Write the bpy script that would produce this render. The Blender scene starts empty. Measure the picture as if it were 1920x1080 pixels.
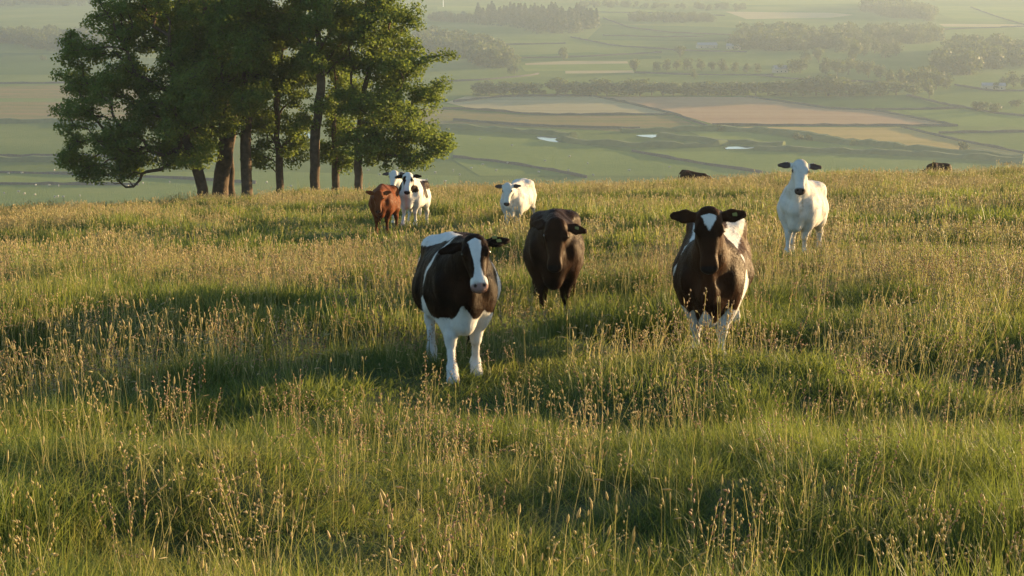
import bpy, math, random
import numpy as np
from mathutils import Vector, Matrix

# ------------------------------------------------------------------ camera, world, sun, exposure
SC = bpy.context.scene
COL = SC.collection
R = math.radians
FPX = 2955.0                       # focal length in pixels of the 1920 wide photograph
PITCH = math.atan(690.0 / FPX)     # horizon sits above the frame
cam_d = bpy.data.cameras.new("camera")
cam = bpy.data.objects.new("camera", cam_d)
COL.objects.link(cam)
cam.location = (0, 0, 0)
cam.rotation_euler = (R(90) - PITCH, 0, 0)
cam_d.sensor_width = 36.0
cam_d.lens = FPX / 1920 * 36.0
cam_d.clip_start = 0.1
cam_d.clip_end = 30000
SC.camera = cam

SUN_EL, SUN_AZ = R(5.5), R(30)     # azimuth measured from +X towards +Y
sdir = Vector((math.cos(SUN_AZ) * math.cos(SUN_EL), math.sin(SUN_AZ) * math.cos(SUN_EL), math.sin(SUN_EL)))
W = bpy.data.worlds.new("World")
SC.world = W
W.use_nodes = True
wn = W.node_tree.nodes
bg = wn["Background"]
sky = wn.new("ShaderNodeTexSky")
sky.sky_type = 'NISHITA'
sky.sun_disc = False
sky.sun_elevation = SUN_EL
sky.sun_rotation = R(90) - SUN_AZ
sky.altitude = 200
sky.air_density = 1.0
sky.dust_density = 0.8
sky.ozone_density = 1.9
W.node_tree.links.new(sky.outputs[0], bg.inputs[0])
bg.inputs[1].default_value = 0.14
sl = bpy.data.lights.new("sun", 'SUN')
sl.energy = 5.0
sl.angle = R(0.5)
sl.color = (1.0, 0.70, 0.35)
so = bpy.data.objects.new("sun", sl)
COL.objects.link(so)
so.rotation_euler = sdir.to_track_quat('Z', 'Y').to_euler()
SC.view_settings.view_transform = 'Standard'
SC.view_settings.look = 'None'
SC.view_settings.exposure = 1.6
SC.view_settings.gamma = 1.0
SC.cycles.use_denoising = True
SC.cycles.max_bounces = 6
SC.cycles.diffuse_bounces = 3
SC.cycles.transmission_bounces = 4
SC.cycles.transparent_max_bounces = 6
SC.cycles.volume_bounces = 1

rng = np.random.RandomState(7)

# ------------------------------------------------------------------ helpers
FW = np.array([0, math.cos(PITCH), -math.sin(PITCH)])
UP = np.array([0, math.sin(PITCH), math.cos(PITCH)])

def P(px, py, d):
    """world point seen at a photo pixel, at forward distance d"""
    v = FW + np.array([1.0, 0, 0]) * (px - 960) / FPX + UP * (540 - py) / FPX
    return v * d / v[1]

def tag(o, label=None, cat=None, group=None, kind=None):
    if label: o["label"] = label
    if cat: o["category"] = cat
    if group: o["group"] = group
    if kind: o["kind"] = kind
    return o

def empty(name, loc=(0, 0, 0), rot=(0, 0, 0)):
    o = bpy.data.objects.new(name, None)
    COL.objects.link(o)
    o.location = loc
    o.rotation_euler = rot
    o.empty_display_size = 0.3
    return o

def mesh_obj(name, verts, faces, mats, parent=None, smooth=False, mat_idx=None, link=True):
    """verts (n,3); faces: list of arrays (m,k) or a plain list"""
    me = bpy.data.meshes.new(name)
    verts = np.asarray(verts, dtype=np.float32)
    if isinstance(faces, np.ndarray):
        faces = [faces]
    if len(faces) and isinstance(faces[0], np.ndarray):
        loops = np.concatenate([f.ravel() for f in faces]).astype(np.int32)
        tot = np.concatenate([np.full(len(f), f.shape[1]) for f in faces]).astype(np.int32)
        start = np.concatenate([[0], np.cumsum(tot)[:-1]]).astype(np.int32)
        me.vertices.add(len(verts))
        me.vertices.foreach_set("co", verts.ravel())
        me.loops.add(len(loops))
        me.loops.foreach_set("vertex_index", loops)
        me.polygons.add(len(tot))
        me.polygons.foreach_set("loop_start", start)
        me.polygons.foreach_set("loop_total", tot)
        me.update(calc_edges=True)
    else:
        me.from_pydata([tuple(map(float, v)) for v in verts], [], faces)
        me.update()
    for m in (mats if isinstance(mats, (list, tuple)) else [mats]):
        me.materials.append(m)
    if smooth:
        me.polygons.foreach_set("use_smooth", np.ones(len(me.polygons), dtype=bool))
    if mat_idx is not None:
        me.polygons.foreach_set("material_index", np.asarray(mat_idx, dtype=np.int32))
    o = bpy.data.objects.new(name, me)
    if link: COL.objects.link(o)
    if parent: o.parent = parent
    return o

def hash2(ix, iy, s):
    h = (ix.astype(np.int64) * 374761393 + iy.astype(np.int64) * 668265263 + s * 974711) & 0x7fffffff
    h = ((h ^ (h >> 13)) * 1274126177) & 0x7fffffff
    h = h ^ (h >> 16)
    return (h & 0xffff) / 65535.0

def vnoise(x, y, scale=1.0, seed=0):
    x = np.asarray(x, float) / scale; y = np.asarray(y, float) / scale
    ix = np.floor(x); iy = np.floor(y)
    fx = x - ix; fy = y - iy
    fx = fx * fx * (3 - 2 * fx); fy = fy * fy * (3 - 2 * fy)
    a = hash2(ix, iy, seed); b = hash2(ix + 1, iy, seed)
    c = hash2(ix, iy + 1, seed); d = hash2(ix + 1, iy + 1, seed)
    return (a * (1 - fx) + b * fx) * (1 - fy) + (c * (1 - fx) + d * fx) * fy

def sstep(a, b, x):
    t = np.clip((x - a) / (b - a), 0, 1)
    return t * t * (3 - 2 * t)

# ------------------------------------------------------------------ materials
def new_mat(name):
    m = bpy.data.materials.new(name)
    m.use_nodes = True
    nt = m.node_tree
    b = nt.nodes["Principled BSDF"]
    b.inputs["Specular IOR Level"].default_value = 0.2
    return m, nt, b

def N(nt, typ, **kw):
    n = nt.nodes.new(typ)
    for k, v in kw.items():
        setattr(n, k, v)
    return n

def L(nt, a, b):
    nt.links.new(a, b)

def noise_node(nt, scale, detail=4, rough=0.55, coord=None, vec_scale=None):
    n = N(nt, "ShaderNodeTexNoise")
    n.inputs["Scale"].default_value = scale
    n.inputs["Detail"].default_value = detail
    n.inputs["Roughness"].default_value = rough
    if coord is not None:
        if vec_scale:
            mp = N(nt, "ShaderNodeMapping")
            mp.inputs["Scale"].default_value = vec_scale
            L(nt, coord, mp.inputs[0]); coord = mp.outputs[0]
        L(nt, coord, n.inputs["Vector"])
    return n

def ramp(nt, fac, stops):
    r = N(nt, "ShaderNodeValToRGB")
    cr = r.color_ramp
    while len(cr.elements) > 1: cr.elements.remove(cr.elements[0])
    cr.elements[0].position = stops[0][0]; cr.elements[0].color = (*stops[0][1], 1)
    for p, c in stops[1:]:
        e = cr.elements.new(p); e.color = (*c, 1)
    L(nt, fac, r.inputs[0])
    return r

def mixc(nt, fac, a, b):
    m = N(nt, "ShaderNodeMix", data_type='RGBA')
    if isinstance(fac, float): m.inputs[0].default_value = fac
    else: L(nt, fac, m.inputs[0])
    for s, v in ((m.inputs[6], a), (m.inputs[7], b)):
        if isinstance(v, tuple): s.default_value = (*v, 1)
        else: L(nt, v, s)
    return m.outputs[2]

def field_mat(name, cols, big=60.0, fine=2.2, streak=None, bump=1.0):
    """short grass or stubble seen from far: patchy colour, micro relief of stalks"""
    m, nt, b = new_mat(name)
    g = N(nt, "ShaderNodeNewGeometry")
    n1 = noise_node(nt, 1.0 / big, 5, 0.6, g.outputs["Position"], streak)
    n2 = noise_node(nt, 1.0 / fine, 3, 0.6, g.outputs["Position"])
    ad = N(nt, "ShaderNodeMath", operation='MULTIPLY_ADD')
    L(nt, n2.outputs[0], ad.inputs[0]); ad.inputs[1].default_value = 0.35
    L(nt, n1.outputs[0], ad.inputs[2])
    r = ramp(nt, ad.outputs[0], [(0.38 + 0.6 * i / max(1, len(cols) - 1), c) for i, c in enumerate(cols)])
    L(nt, r.outputs[0], b.inputs["Base Color"])
    b.inputs["Roughness"].default_value = 1.0
    b.inputs["Specular IOR Level"].default_value = 0.0
    n3 = noise_node(nt, 1.6, 2, 0.5, g.outputs["Position"])
    bp = N(nt, "ShaderNodeBump")
    bp.inputs["Strength"].default_value = 1.0
    bp.inputs["Distance"].default_value = bump
    L(nt, n3.outputs[0], bp.inputs["Height"])
    L(nt, bp.outputs[0], b.inputs["Normal"])
    return m

M = {}
M['pasture'] = field_mat('pasture', [(.09, .135, .035), (.14, .18, .05), (.20, .22, .075)], 110, 5)
M['pasture_bright'] = field_mat('pasture_bright', [(.13, .18, .045), (.18, .225, .06), (.24, .26, .08)], 90, 5)
M['pasture_dark'] = field_mat('pasture_dark', [(.05, .09, .03), (.075, .125, .04), (.10, .15, .05)], 120, 6)
M['hay'] = field_mat('hay', [(.30, .24, .13), (.38, .31, .17), (.42, .35, .2)], 60, 4, (.35, 4, 1))
M['hay_pink'] = field_mat('hay_pink', [(.34, .20, .115), (.41, .26, .155), (.44, .31, .19)], 70, 4, (.35, 4, 1))
M['hay_gold'] = field_mat('hay_gold', [(.32, .25, .08), (.43, .30, .11), (.48, .34, .13)], 60, 4, (.35, 4, 1))
M['rough_pink'] = field_mat('rough_pink', [(.12, .14, .045), (.22, .18, .075), (.33, .18, .10)], 45, 5, (.5, 3.5, 1))

def simple_mat(name, c1, c2, scale=4.0, rough=0.9, bump=0.02, spec=0.2, coord='Object'):
    m, nt, b = new_mat(name)
    tc = N(nt, "ShaderNodeTexCoord")
    n = noise_node(nt, scale, 5, 0.6, tc.outputs[coord])
    r = ramp(nt, n.outputs[0], [(0.3, c1), (0.7, c2)])
    L(nt, r.outputs[0], b.inputs["Base Color"])
    b.inputs["Roughness"].default_value = rough
    b.inputs["Specular IOR Level"].default_value = spec
    if bump:
        bp = N(nt, "ShaderNodeBump"); bp.inputs["Distance"].default_value = bump
        L(nt, n.outputs[0], bp.inputs["Height"]); L(nt, bp.outputs[0], b.inputs["Normal"])
    return m

M['soil'] = simple_mat('soil', (.035, .05, .015), (.075, .085, .03), 3.0, 1.0, 0.03)
M['stone'] = simple_mat('stone', (.055, .05, .045), (.11, .10, .085), 0.8, 0.95, 0.1)
M['bank'] = simple_mat('bank', (.06, .09, .03), (.12, .14, .05), 0.12, 1.0, 0.5)
M['bark'] = simple_mat('bark', (.05, .036, .026), (.14, .10, .068), 3.0, 0.95, 0.05)
M['roof'] = simple_mat('roof', (.16, .17, .2), (.22, .24, .28), 0.3, 0.6, 0)
M['house'] = simple_mat('house', (.3, .27, .22), (.4, .36, .3), 0.5, 0.9, 0)
M['wool'] = simple_mat('wool', (.28, .27, .24), (.38, .36, .32), 6, 1.0, 0.02)
M['mast'] = simple_mat('mast', (.7, .7, .7), (.8, .8, .8), 1, 0.5, 0)
M['glass'] = simple_mat('glass', (.03, .03, .035), (.05, .05, .055), 1, 0.1, 0, 0.5)

def leaf_mat(name, cols, trans=0.45, rnd_pos=0.6, scale=0.35):
    m, nt, b = new_mat(name)
    g = N(nt, "ShaderNodeNewGeometry")
    n = noise_node(nt, scale, 3, 0.6, g.outputs["Position"])
    ri = g.outputs["Random Per Island"]
    ad = N(nt, "ShaderNodeMath", operation='MULTIPLY_ADD')
    L(nt, ri, ad.inputs[0]); ad.inputs[1].default_value = 0.4; L(nt, n.outputs[0], ad.inputs[2])
    r = ramp(nt, ad.outputs[0], [(0.4 + 0.5 * i / (len(cols) - 1), c) for i, c in enumerate(cols)])
    L(nt, r.outputs[0], b.inputs["Base Color"])
    b.inputs["Roughness"].default_value = 0.6
    t = N(nt, "ShaderNodeBsdfTranslucent")
    hs = mixc(nt, 0.5, r.outputs[0], (.22, .26, .04))
    L(nt, hs, t.inputs[0])
    mx = N(nt, "ShaderNodeMixShader"); mx.inputs[0].default_value = trans
    L(nt, b.outputs[0], mx.inputs[1]); L(nt, t.outputs[0], mx.inputs[2])
    L(nt, mx.outputs[0], nt.nodes["Material Output"].inputs[0])
    return m

M['leaf'] = leaf_mat('leaf', [(.055, .10, .022), (.092, .155, .03), (.155, .205, .042)], 0.52)
M['far_leaf'] = leaf_mat('far_leaf', [(.035, .055, .02), (.055, .08, .028), (.085, .105, .035)], 0.3, scale=0.06)
M['conifer_leaf'] = leaf_mat('conifer_leaf', [(.03, .05, .022), (.045, .065, .028), (.06, .08, .03)], 0.15, scale=0.06)
M['scrub_leaf'] = leaf_mat('scrub_leaf', [(.04, .06, .03), (.06, .085, .04), (.08, .11, .045)], 0.3, scale=0.5)

def grass_mat(name, stops, trans, dry, patch=2.5):
    """blades: colour by clump and by patch of the meadow, light passes through them"""
    m, nt, b = new_mat(name)
    oi = N(nt, "ShaderNodeObjectInfo")
    g = N(nt, "ShaderNodeNewGeometry")
    n = noise_node(nt, 1.0 / patch, 4, 0.6, g.outputs["Position"])
    a1 = N(nt, "ShaderNodeMath", operation='MULTIPLY_ADD')
    L(nt, oi.outputs["Random"], a1.inputs[0]); a1.inputs[1].default_value = 0.22; L(nt, n.outputs[0], a1.inputs[2])
    a2 = N(nt, "ShaderNodeMath", operation='MULTIPLY_ADD')
    L(nt, g.outputs["Random Per Island"], a2.inputs[0]); a2.inputs[1].default_value = 0.3; L(nt, a1.outputs[0], a2.inputs[2])
    r = ramp(nt, a2.outputs[0], stops)
    L(nt, r.outputs[0], b.inputs["Base Color"])
    b.inputs["Roughness"].default_value = 0.5
    b.inputs["Specular IOR Level"].default_value = 0.25
    t = N(nt, "ShaderNodeBsdfTranslucent")
    L(nt, mixc(nt, 0.45, r.outputs[0], dry), t.inputs[0])
    mx = N(nt, "ShaderNodeMixShader"); mx.inputs[0].default_value = trans
    L(nt, b.outputs[0], mx.inputs[1]); L(nt, t.outputs[0], mx.inputs[2])
    L(nt, mx.outputs[0], nt.nodes["Material Output"].inputs[0])
    return m

M['blade'] = grass_mat('blade', [(.42, (.03, .075, .02)), (.64, (.056, .112, .026)), (.86, (.12, .155, .036)), (1.06, (.27, .23, .08))], 0.48, (.30, .32, .05))
M['stalk'] = grass_mat('stalk', [(.45, (.20, .22, .07)), (.7, (.31, .29, .11)), (1.0, (.42, .35, .15))], 0.4, (.5, .42, .15))
M['sorrel'] = grass_mat('sorrel', [(.45, (.30, .19, .11)), (.8, (.40, .28, .17)), (1.05, (.46, .34, .2))], 0.4, (.55, .36, .18))
M['seed'] = grass_mat('seed', [(.45, (.32, .28, .12)), (.75, (.46, .39, .19)), (1.0, (.54, .42, .25))], 0.45, (.62, .50, .2))

m, nt, b = new_mat('water')
b.inputs["Base Color"].default_value = (.05, .06, .06, 1)
b.inputs["Roughness"].default_value = 0.08
b.inputs["Specular IOR Level"].default_value = 0.5
b.inputs["IOR"].default_value = 1.33
M['water'] = m

#@HILL
# ------------------------------------------------------------------ hillside height
ctl = [(0, 1080, 7.6), (480, 1080, 7.5), (960, 1080, 7.4), (1440, 1080, 7.5), (1920, 1080, 7.7),
       (860, 722, 15.3), (1335, 668, 17.0), (1035, 590, 20.3), (1490, 492, 29.5), (965, 430, 41), (715, 442, 42),
       (780, 432, 43), (0, 560, 24), (0, 470, 42), (300, 440, 46), (1900, 480, 30), (1900, 400, 42), (1700, 350, 66),
       (0, 419, 78), (200, 403, 80), (375, 385, 85), (525, 384, 86), (672, 384, 86), (960, 366, 88), (1300, 356, 90), (1500, 348, 92), (1920, 329, 92)]
CP = np.array([P(*c) for c in ctl])
def basis(x, y):
    return np.stack([np.ones_like(x), x, y, x * x / 50, x * y / 50, y * y / 50, y ** 3 / 5000], -1)
extra = np.array([[0, 0, -1.75], [-6, 0, -1.7], [6, 0, -1.7]])
FP = np.vstack([CP, extra])
COEF = np.linalg.lstsq(basis(FP[:, 0], FP[:, 1]), FP[:, 2], rcond=None)[0]
RES = FP[:, 2] - basis(FP[:, 0], FP[:, 1]) @ COEF
_s = 0.05 + 0.0
def gk(x, y):
    s = 4.0 + 0.14 * FP[:, 1]
    return np.exp(-((x[..., None] - FP[:, 0]) ** 2 + (y[..., None] - FP[:, 1]) ** 2) / (2 * s * s))
WRES = np.linalg.solve(gk(FP[:, 0], FP[:, 1]) + 0.15 * np.eye(len(FP)), RES)
ZV = -130.0
def hill(x, y, detail=True):
    x = np.asarray(x, float); y = np.asarray(y, float)
    xc = 45 * np.tanh(x / 45)
    ye = 90 + 0.05 * xc - 0.004 * np.clip(-xc, 0, 40) ** 2 * 1.2
    yc = np.clip(y, -8, ye)
    z = basis(xc, yc) @ COEF + gk(xc, yc) @ WRES
    e = 0.5
    sl = (basis(xc, ye) @ COEF - basis(xc, ye - e) @ COEF) / e
    dy = np.maximum(y - ye, 0)
    sl = np.clip(sl, -0.3, -0.1)
    roll = np.where(dy < 30, 0.0042 * dy * dy, 0.0042 * 900 + 0.252 * (dy - 30))
    z = z + sl * dy - roll
    z = z - 0.15 * np.minimum(y + 8, 0)
    z = z - 0.02 * np.abs(x - xc)
    if detail:
        near = sstep(3, 9, y)
        z = z + near * (0.42 * (vnoise(x, y, 6.5, 3) - .5) + np.interp(y, [12, 20], [.62, .40]) * (vnoise(x, y, 2.4, 5) - .5) + 0.2 * (vnoise(x, y, 0.9, 9) - .5))
    zz = z - ZV
    k = 4.0
    return ZV + k * np.logaddexp(0, np.clip(zz / k, -40, 40)) - 1.2 * sstep(150, 300, y)

def hz(x, y):
    return float(hill(np.array([x]), np.array([y]))[0])

ys = np.concatenate([np.linspace(-30, 4, 10)[:-1], np.linspace(4, 40, 130)[:-1], np.linspace(40, 130, 130)[:-1], np.linspace(130, 900, 60)])
u = np.linspace(-1, 1, 241)
xs = 45 * u + 700 * np.sign(u) * np.abs(u) ** 5
XX, YY = np.meshgrid(xs, ys)
ZZ = hill(XX, YY)
nv = len(xs)
idx = np.arange(len(ys) * nv).reshape(len(ys), nv)
q = np.stack([idx[:-1, :-1], idx[:-1, 1:], idx[1:, 1:], idx[1:, :-1]], -1).reshape(-1, 4)
tag(mesh_obj('hillside', np.stack([XX, YY, ZZ], -1).reshape(-1, 3), q, M['soil'], smooth=True),
    'grassy hillside sloping down from the viewer to the valley', 'hillside', kind='structure')

#@VALLEY
# ------------------------------------------------------------------ valley floor, fields, walls
def V(px, py, z=ZV):
    v = P(px, py, 1.0)
    return v * (z / v[2])

g = 14000
vg = [(-g, 300, ZV), (g, 300, ZV), (g, g, ZV), (-g, g, ZV)]
tag(mesh_obj('valley_floor', vg, [(0, 1, 2, 3)], M['pasture']), 'wide green valley floor far below the hill', 'valley', kind='structure')
# hills that close the valley, above the frame
hx = np.linspace(-g, g, 81); hy = np.linspace(5200, 13000, 30)
HX, HY = np.meshgrid(hx, hy)
HZ = ZV - 2 + 260 * sstep(5200, 9500, HY) * (0.6 + 0.8 * vnoise(HX, HY, 2600, 4))
ii = np.arange(HX.size).reshape(HX.shape)
q = np.stack([ii[:-1, :-1], ii[:-1, 1:], ii[1:, 1:], ii[1:, :-1]], -1).reshape(-1, 4)
tag(mesh_obj('hills', np.stack([HX, HY, HZ], -1).reshape(-1, 3), q, M['pasture_dark'], smooth=True), 'low hills closing the valley far away', 'hills', kind='structure')

_fz = [0]
def field(name, pts, mat, label):
    _fz[0] += 1
    z = ZV + 0.06 + 0.004 * _fz[0]
    v = []
    for i in range(len(pts)):
        a = np.array(pts[i]); b = np.array(pts[(i + 1) % len(pts)])
        v.append(V(a[0], a[1]))
    v = np.array(v); v[:, 2] = z
    o = mesh_obj(name, v, [tuple(range(len(v)))], M[mat])
    if o.data.polygons[0].normal.z < 0:
        o.data.flip_normals()
    return tag(o, label, 'field', kind='structure')

FIELDS = [
 ('field', [(836, 192), (872, 181), (1112, 180), (1262, 214), (1010, 214), (880, 203)], 'hay', 'pale straw field left of the pink hay field'),
 ('field', [(1122, 181), (1400, 182), (1470, 192), (1560, 205), (1640, 207), (1792, 237), (1345, 235), (1270, 214)], 'hay_pink', 'large pinkish hay field in the valley'),
 ('field', [(1330, 238), (1690, 238), (1795, 264), (1920, 287), (2060, 315), (1920, 296), (1780, 285), (1640, 272), (1500, 252), (1415, 243)], 'hay_gold', 'golden field below the pink hay field'),
 ('field', [(700, 195), (836, 206), (1010, 217), (1262, 217), (1320, 241), (1180, 248), (1100, 243), (960, 238), (700, 226)], 'rough_pink', 'rough reddish pasture below the pale straw field'),
 ('field', [(1452, 183), (1700, 178), (1780, 204), (1650, 205), (1565, 203)], 'pasture_dark', 'dark green field right of the pink hay field'),
 ('field', [(1690, 207), (1790, 207), (1920, 218), (2050, 228), (2050, 243), (1800, 236)], 'pasture_bright', 'bright green field at the right of the valley'),
 ('field', [(985, 119), (1060, 114.5), (1176, 115), (1178, 119), (985, 122)], 'hay', 'thin tan strip beyond the hedgerow'),
 ('field', [(1060, 133), (1186, 132), (1190, 137), (1060, 138)], 'hay', 'second thin tan strip just above the hedgerow'),
 ('field', [(975, 122), (1178, 120), (1186, 131), (1060, 133), (985, 134)], 'pasture_bright', 'soft green field between two thin tan strips'),
 ('field', [(1205, 135), (1300, 138), (1420, 139), (1420, 144), (1215, 142)], 'pasture_bright', 'narrow sunlit green strip in the valley'),
 ('field', [(900, 108), (1100, 98), (1240, 106), (1240, 110), (960, 116)], 'pasture_dark', 'dull green field under the lone tree'),
 ('field', [(820, 12), (1130, 10), (1250, 22), (1180, 24), (1000, 20), (820, 20)], 'pasture_bright', 'thin bright field behind the conifer wood'),
 ('field', [(1130, 46), (1330, 50), (1560, 60), (1360, 78), (1100, 75)], 'pasture_dark', 'dusky field right of the conifer wood'),
 ('field', [(1360, 22), (1560, 24), (1600, 28), (1560, 33), (1400, 36)], 'hay', 'pale far strip near the top of the valley'),
 ('field', [(1720, 10), (1930, 14), (2000, 40), (1800, 40)], 'pasture_bright', 'pale far field at the upper right'),
 ('field', [(1760, 45), (2000, 46), (2000, 52), (1770, 50)], 'hay', 'thin tan strip right of the big wood'),
 ('field', [(1340, 0), (1640, -4), (1640, 6), (1380, 10)], 'pasture_bright', 'far green strip at the top'),
 ('field', [(-80, 165), (100, 160), (260, 168), (260, 185), (-80, 184)], 'rough_pink', 'brownish strip at the far left of the valley'),
 ('field', [(-80, 192), (300, 190), (300, 224), (-80, 226)], 'rough_pink', 'tan pasture at the left of the valley'),
 ('field', [(-80, 100), (120, 100), (300, 110), (300, 140), (-80, 140)], 'pasture_dark', 'dark meadow under the left wood'),
 ('field', [(-80, 236), (300, 236), (420, 290), (-80, 292)], 'pasture', 'olive pasture left of the tree clump'),
 ('field', [(-80, 326), (500, 322), (860, 330), (860, 400), (-80, 420)], 'pasture_bright', 'bright pasture at the foot of the hill, left'),
 ('field', [(850, 252), (1000, 262), (1090, 272), (1220, 292), (1330, 312), (1460, 330), (900, 330), (850, 300)], 'pasture_bright', 'bright pasture below the river bend'),
 ('field', [(1215, 285), (1420, 284), (1560, 292), (1920, 312), (1920, 340), (1500, 330), (1330, 308)], 'pasture_bright', 'bright pasture right of the river wall'),
 ('field', [(1290, 246), (1400, 249), (1560, 270), (1700, 284), (1560, 284), (1430, 274), (1330, 262)], 'pasture_bright', 'green meadow inside the river bend'),
]
for nm, pts, mt, lb in FIELDS:
    field(nm, pts, mt, lb)

def ribbon(name, pts, width, height, mat, label, cat, group=None, kind=None, jag=0.25, seed=0, top=0.5, step=12.0):
    """a wall or bank following pixels across the valley floor: real cross-section with uneven crest"""
    r = np.random.RandomState(seed + 11)
    p = np.array([V(*a)[:2] for a in pts])
    out = [p[0]]
    for a, b in zip(p[:-1], p[1:]):
        n = max(1, min(60, int(np.hypot(*(b - a)) / step)))
        for i in range(1, n + 1): out.append(a + (b - a) * i / n)
    out = np.array(out)
    for _ in range(2):
        out[1:-1] = (out[:-2] + 2 * out[1:-1] + out[2:]) / 4
    t = np.gradient(out, axis=0); t /= np.linalg.norm(t, axis=1)[:, None] + 1e-9
    nrm = np.stack([-t[:, 1], t[:, 0]], -1)
    verts = []
    for i, (c, nn) in enumerate(zip(out, nrm)):
        h = height * (1 + jag * (r.rand() - .5) * 2)
        for s, z in ((-.5, -0.4), (-.5 * top, h), (.5 * top, h * (1 + .1 * (r.rand() - .5))), (.5, -0.4)):
            q = c + nn * s * width
            verts.append((q[0], q[1], ZV + z))
    n = len(out); faces = []
    for i in range(n - 1):
        for k in range(3):
            faces.append((i * 4 + k, (i + 1) * 4 + k, (i + 1) * 4 + k + 1, i * 4 + k + 1))
    faces.append((0, 1, 2, 3)); faces.append(tuple((n - 1) * 4 + k for k in (3, 2, 1, 0)))
    o = mesh_obj(name, verts, faces, M[mat])
    return tag(o, label, cat, group, kind)

WALLS = [
 ([(830, 204), (880, 205), (1010, 216), (1262, 215.5)], 'grey stone wall under the pale straw field'),
 ([(1112, 181), (1190, 197), (1262, 214), (1300, 228), (1335, 240)], 'slanting stone wall between the pale straw and pink hay fields'),
 ([(1335, 236), (1500, 236), (1795, 237)], 'straight stone wall between the pink and golden fields'),
 ([(1400, 182), (1470, 192), (1560, 205), (1640, 207.5), (1795, 237)], 'stone wall along the upper edge of the pink hay field'),
 ([(1640, 206), (1780, 205), (1800, 203)], 'short stone wall between two green fields on the right'),
 ([(1690, 239), (1795, 264), (1920, 288), (2060, 316)], 'stone wall along the right edge of the golden field'),
 ([(1760, 250), (1830, 249), (1930, 248)], 'short dark wall right of the golden field'),
 ([(1700, 180), (1780, 198), (1880, 215), (2000, 226)], 'dark wall running down past the pair of round bushes'),
 ([(1185, 284), (1250, 297), (1330, 310), (1430, 325)], 'stone wall descending from the river bank to the hill'),
 ([(850, 296), (930, 304), (1020, 318), (1100, 334)], 'stone wall crossing the bright pasture left of the pale cow'),
 ([(-80, 323), (100, 327), (300, 334), (480, 345)], 'long dark wall in the left pasture nearest the hill'),
 ([(-80, 346), (120, 347), (260, 348)], 'faint low wall at the far left below the long dark wall'),
 ([(-80, 293), (110, 294), (300, 294)], 'thin wall on the far left above the ditch'),
 ([(850, 192), (950, 181), (1110, 180)], 'dark wall along the top of the pale straw field'),
 ([(820, 154), (900, 151), (990, 143), (1010, 139)], 'wall rising to the broadleaf wood'),
 ([(960, 110), (1100, 107), (1240, 99)], 'thin wall beside the lone dark tree'),
 ([(1190, 137), (1290, 141), (1450, 142)], 'wall below the sunlit green strip'),
 ([(1070, 70), (1150, 86), (1290, 96), (1400, 98)], 'wall slanting down right of the conifer wood'),
 ([(1130, 67), (1250, 70), (1320, 69)], 'faint far wall across the dusky field'),
 ([(-80, 157), (60, 157), (140, 156)], 'thin dark wall at the far left near the dark meadow'),
 ([(1060, 22), (1240, 25), (1360, 30)], 'faint wall below the thin bright field'),
 ([(1820, 14), (1870, 32), (1920, 47)], 'thin wall crossing the pale far field'),
 ([(1130, 34), (1180, 52), (1260, 62), (1370, 66)], 'thin wall curving below the flat dark tree belt'),
 ([(1420, 142), (1500, 150), (1680, 156)], 'wall behind the bright end of the hedgerow'),
 ([(1790, 160), (1860, 172), (1960, 170)], 'dark wall in front of the low pale roofed farm'),
 ([(830, 84), (960, 84), (1060, 82)], 'faint wall at the edge of the broadleaf wood'),
 ([(1560, 62), (1700, 58), (1930, 50)], 'long faint wall behind the wide hazy wood'),
 ([(1880, 118), (1930, 110), (2000, 105)], 'short wall at the right beside the dense wood'),
 ([(850, 226), (980, 236), (1100, 240), (1200, 242)], 'low dark wall along the rough reddish pasture'),
 ([(1640, 272), (1760, 284), (1920, 296), (2060, 306)], 'dark bank wall below the golden field'),
]
for i, (pts, lb) in enumerate(WALLS):
    ribbon('stone_wall', pts, 1.0, 1.5 , 'stone', lb, 'wall', 'dry stone walls in the valley', seed=i, top=.6, step=7)
BANKS = [
 ([(820, 241), (900, 243), (960, 248), (1040, 252), (1075, 258)], 'dark river bank above the left pool'),
 ([(1050, 262), (1080, 269), (1160, 273), (1260, 276), (1345, 274), (1360, 270)], 'long dark river bank right of the left pool'),
 ([(1165, 248), (1240, 246), (1330, 244), (1420, 246), (1500, 258), (1600, 272)], 'dark river bank above the middle pool'),
 ([(1238, 255), (1290, 263), (1400, 270), (1470, 275)], 'narrow dark bank right of the middle pool'),
 ([(1415, 280), (1520, 284), (1640, 288), (1780, 294), (1920, 305)], 'dark river bank right of the right pool'),
 ([(-80, 301), (60, 302), (200, 303), (300, 304)], 'broad dark ditch bank at the far left'),
 ([(-80, 232), (60, 230), (90, 227), (180, 236), (300, 238)], 'curved dark bank left of the tree clump'),
 ([(1420, 246), (1500, 255), (1580, 266), (1680, 277), (1800, 288), (1920, 298)], 'bushy bank along the lower edge of the golden field'),
]
for i, (pts, lb) in enumerate(BANKS):
    tag(ribbon('river_bank', pts, 9, 2.6, 'bank', lb, 'bank', kind='structure', seed=50 + i, top=.35, jag=.35, step=6))
def water(pts, label):
    v = np.array([V(*a) for a in pts]); v[:, 2] = ZV + 0.3
    o = mesh_obj('river', v, [tuple(range(len(v)))], M['water'])
    if o.data.polygons[0].normal.z < 0: o.data.flip_normals()
    tag(o, label, 'river', kind='structure')
water([(1004, 257), (1015, 255.5), (1050, 258), (1054, 263), (1050, 268), (1030, 266), (1012, 262)], 'bright pool of the river at the left bend')
water([(1192, 254), (1236, 253), (1234, 257), (1222, 259), (1200, 256.5)], 'small bright pool of the river in the middle')
water([(1355, 276.5), (1400, 275), (1418, 277.5), (1400, 280), (1362, 280.5)], 'thin bright pool of the river on the right')
water([(552, 246), (572, 246), (588, 258), (580, 260), (562, 254)], 'bright water glimpsed between the trunks')

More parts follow.
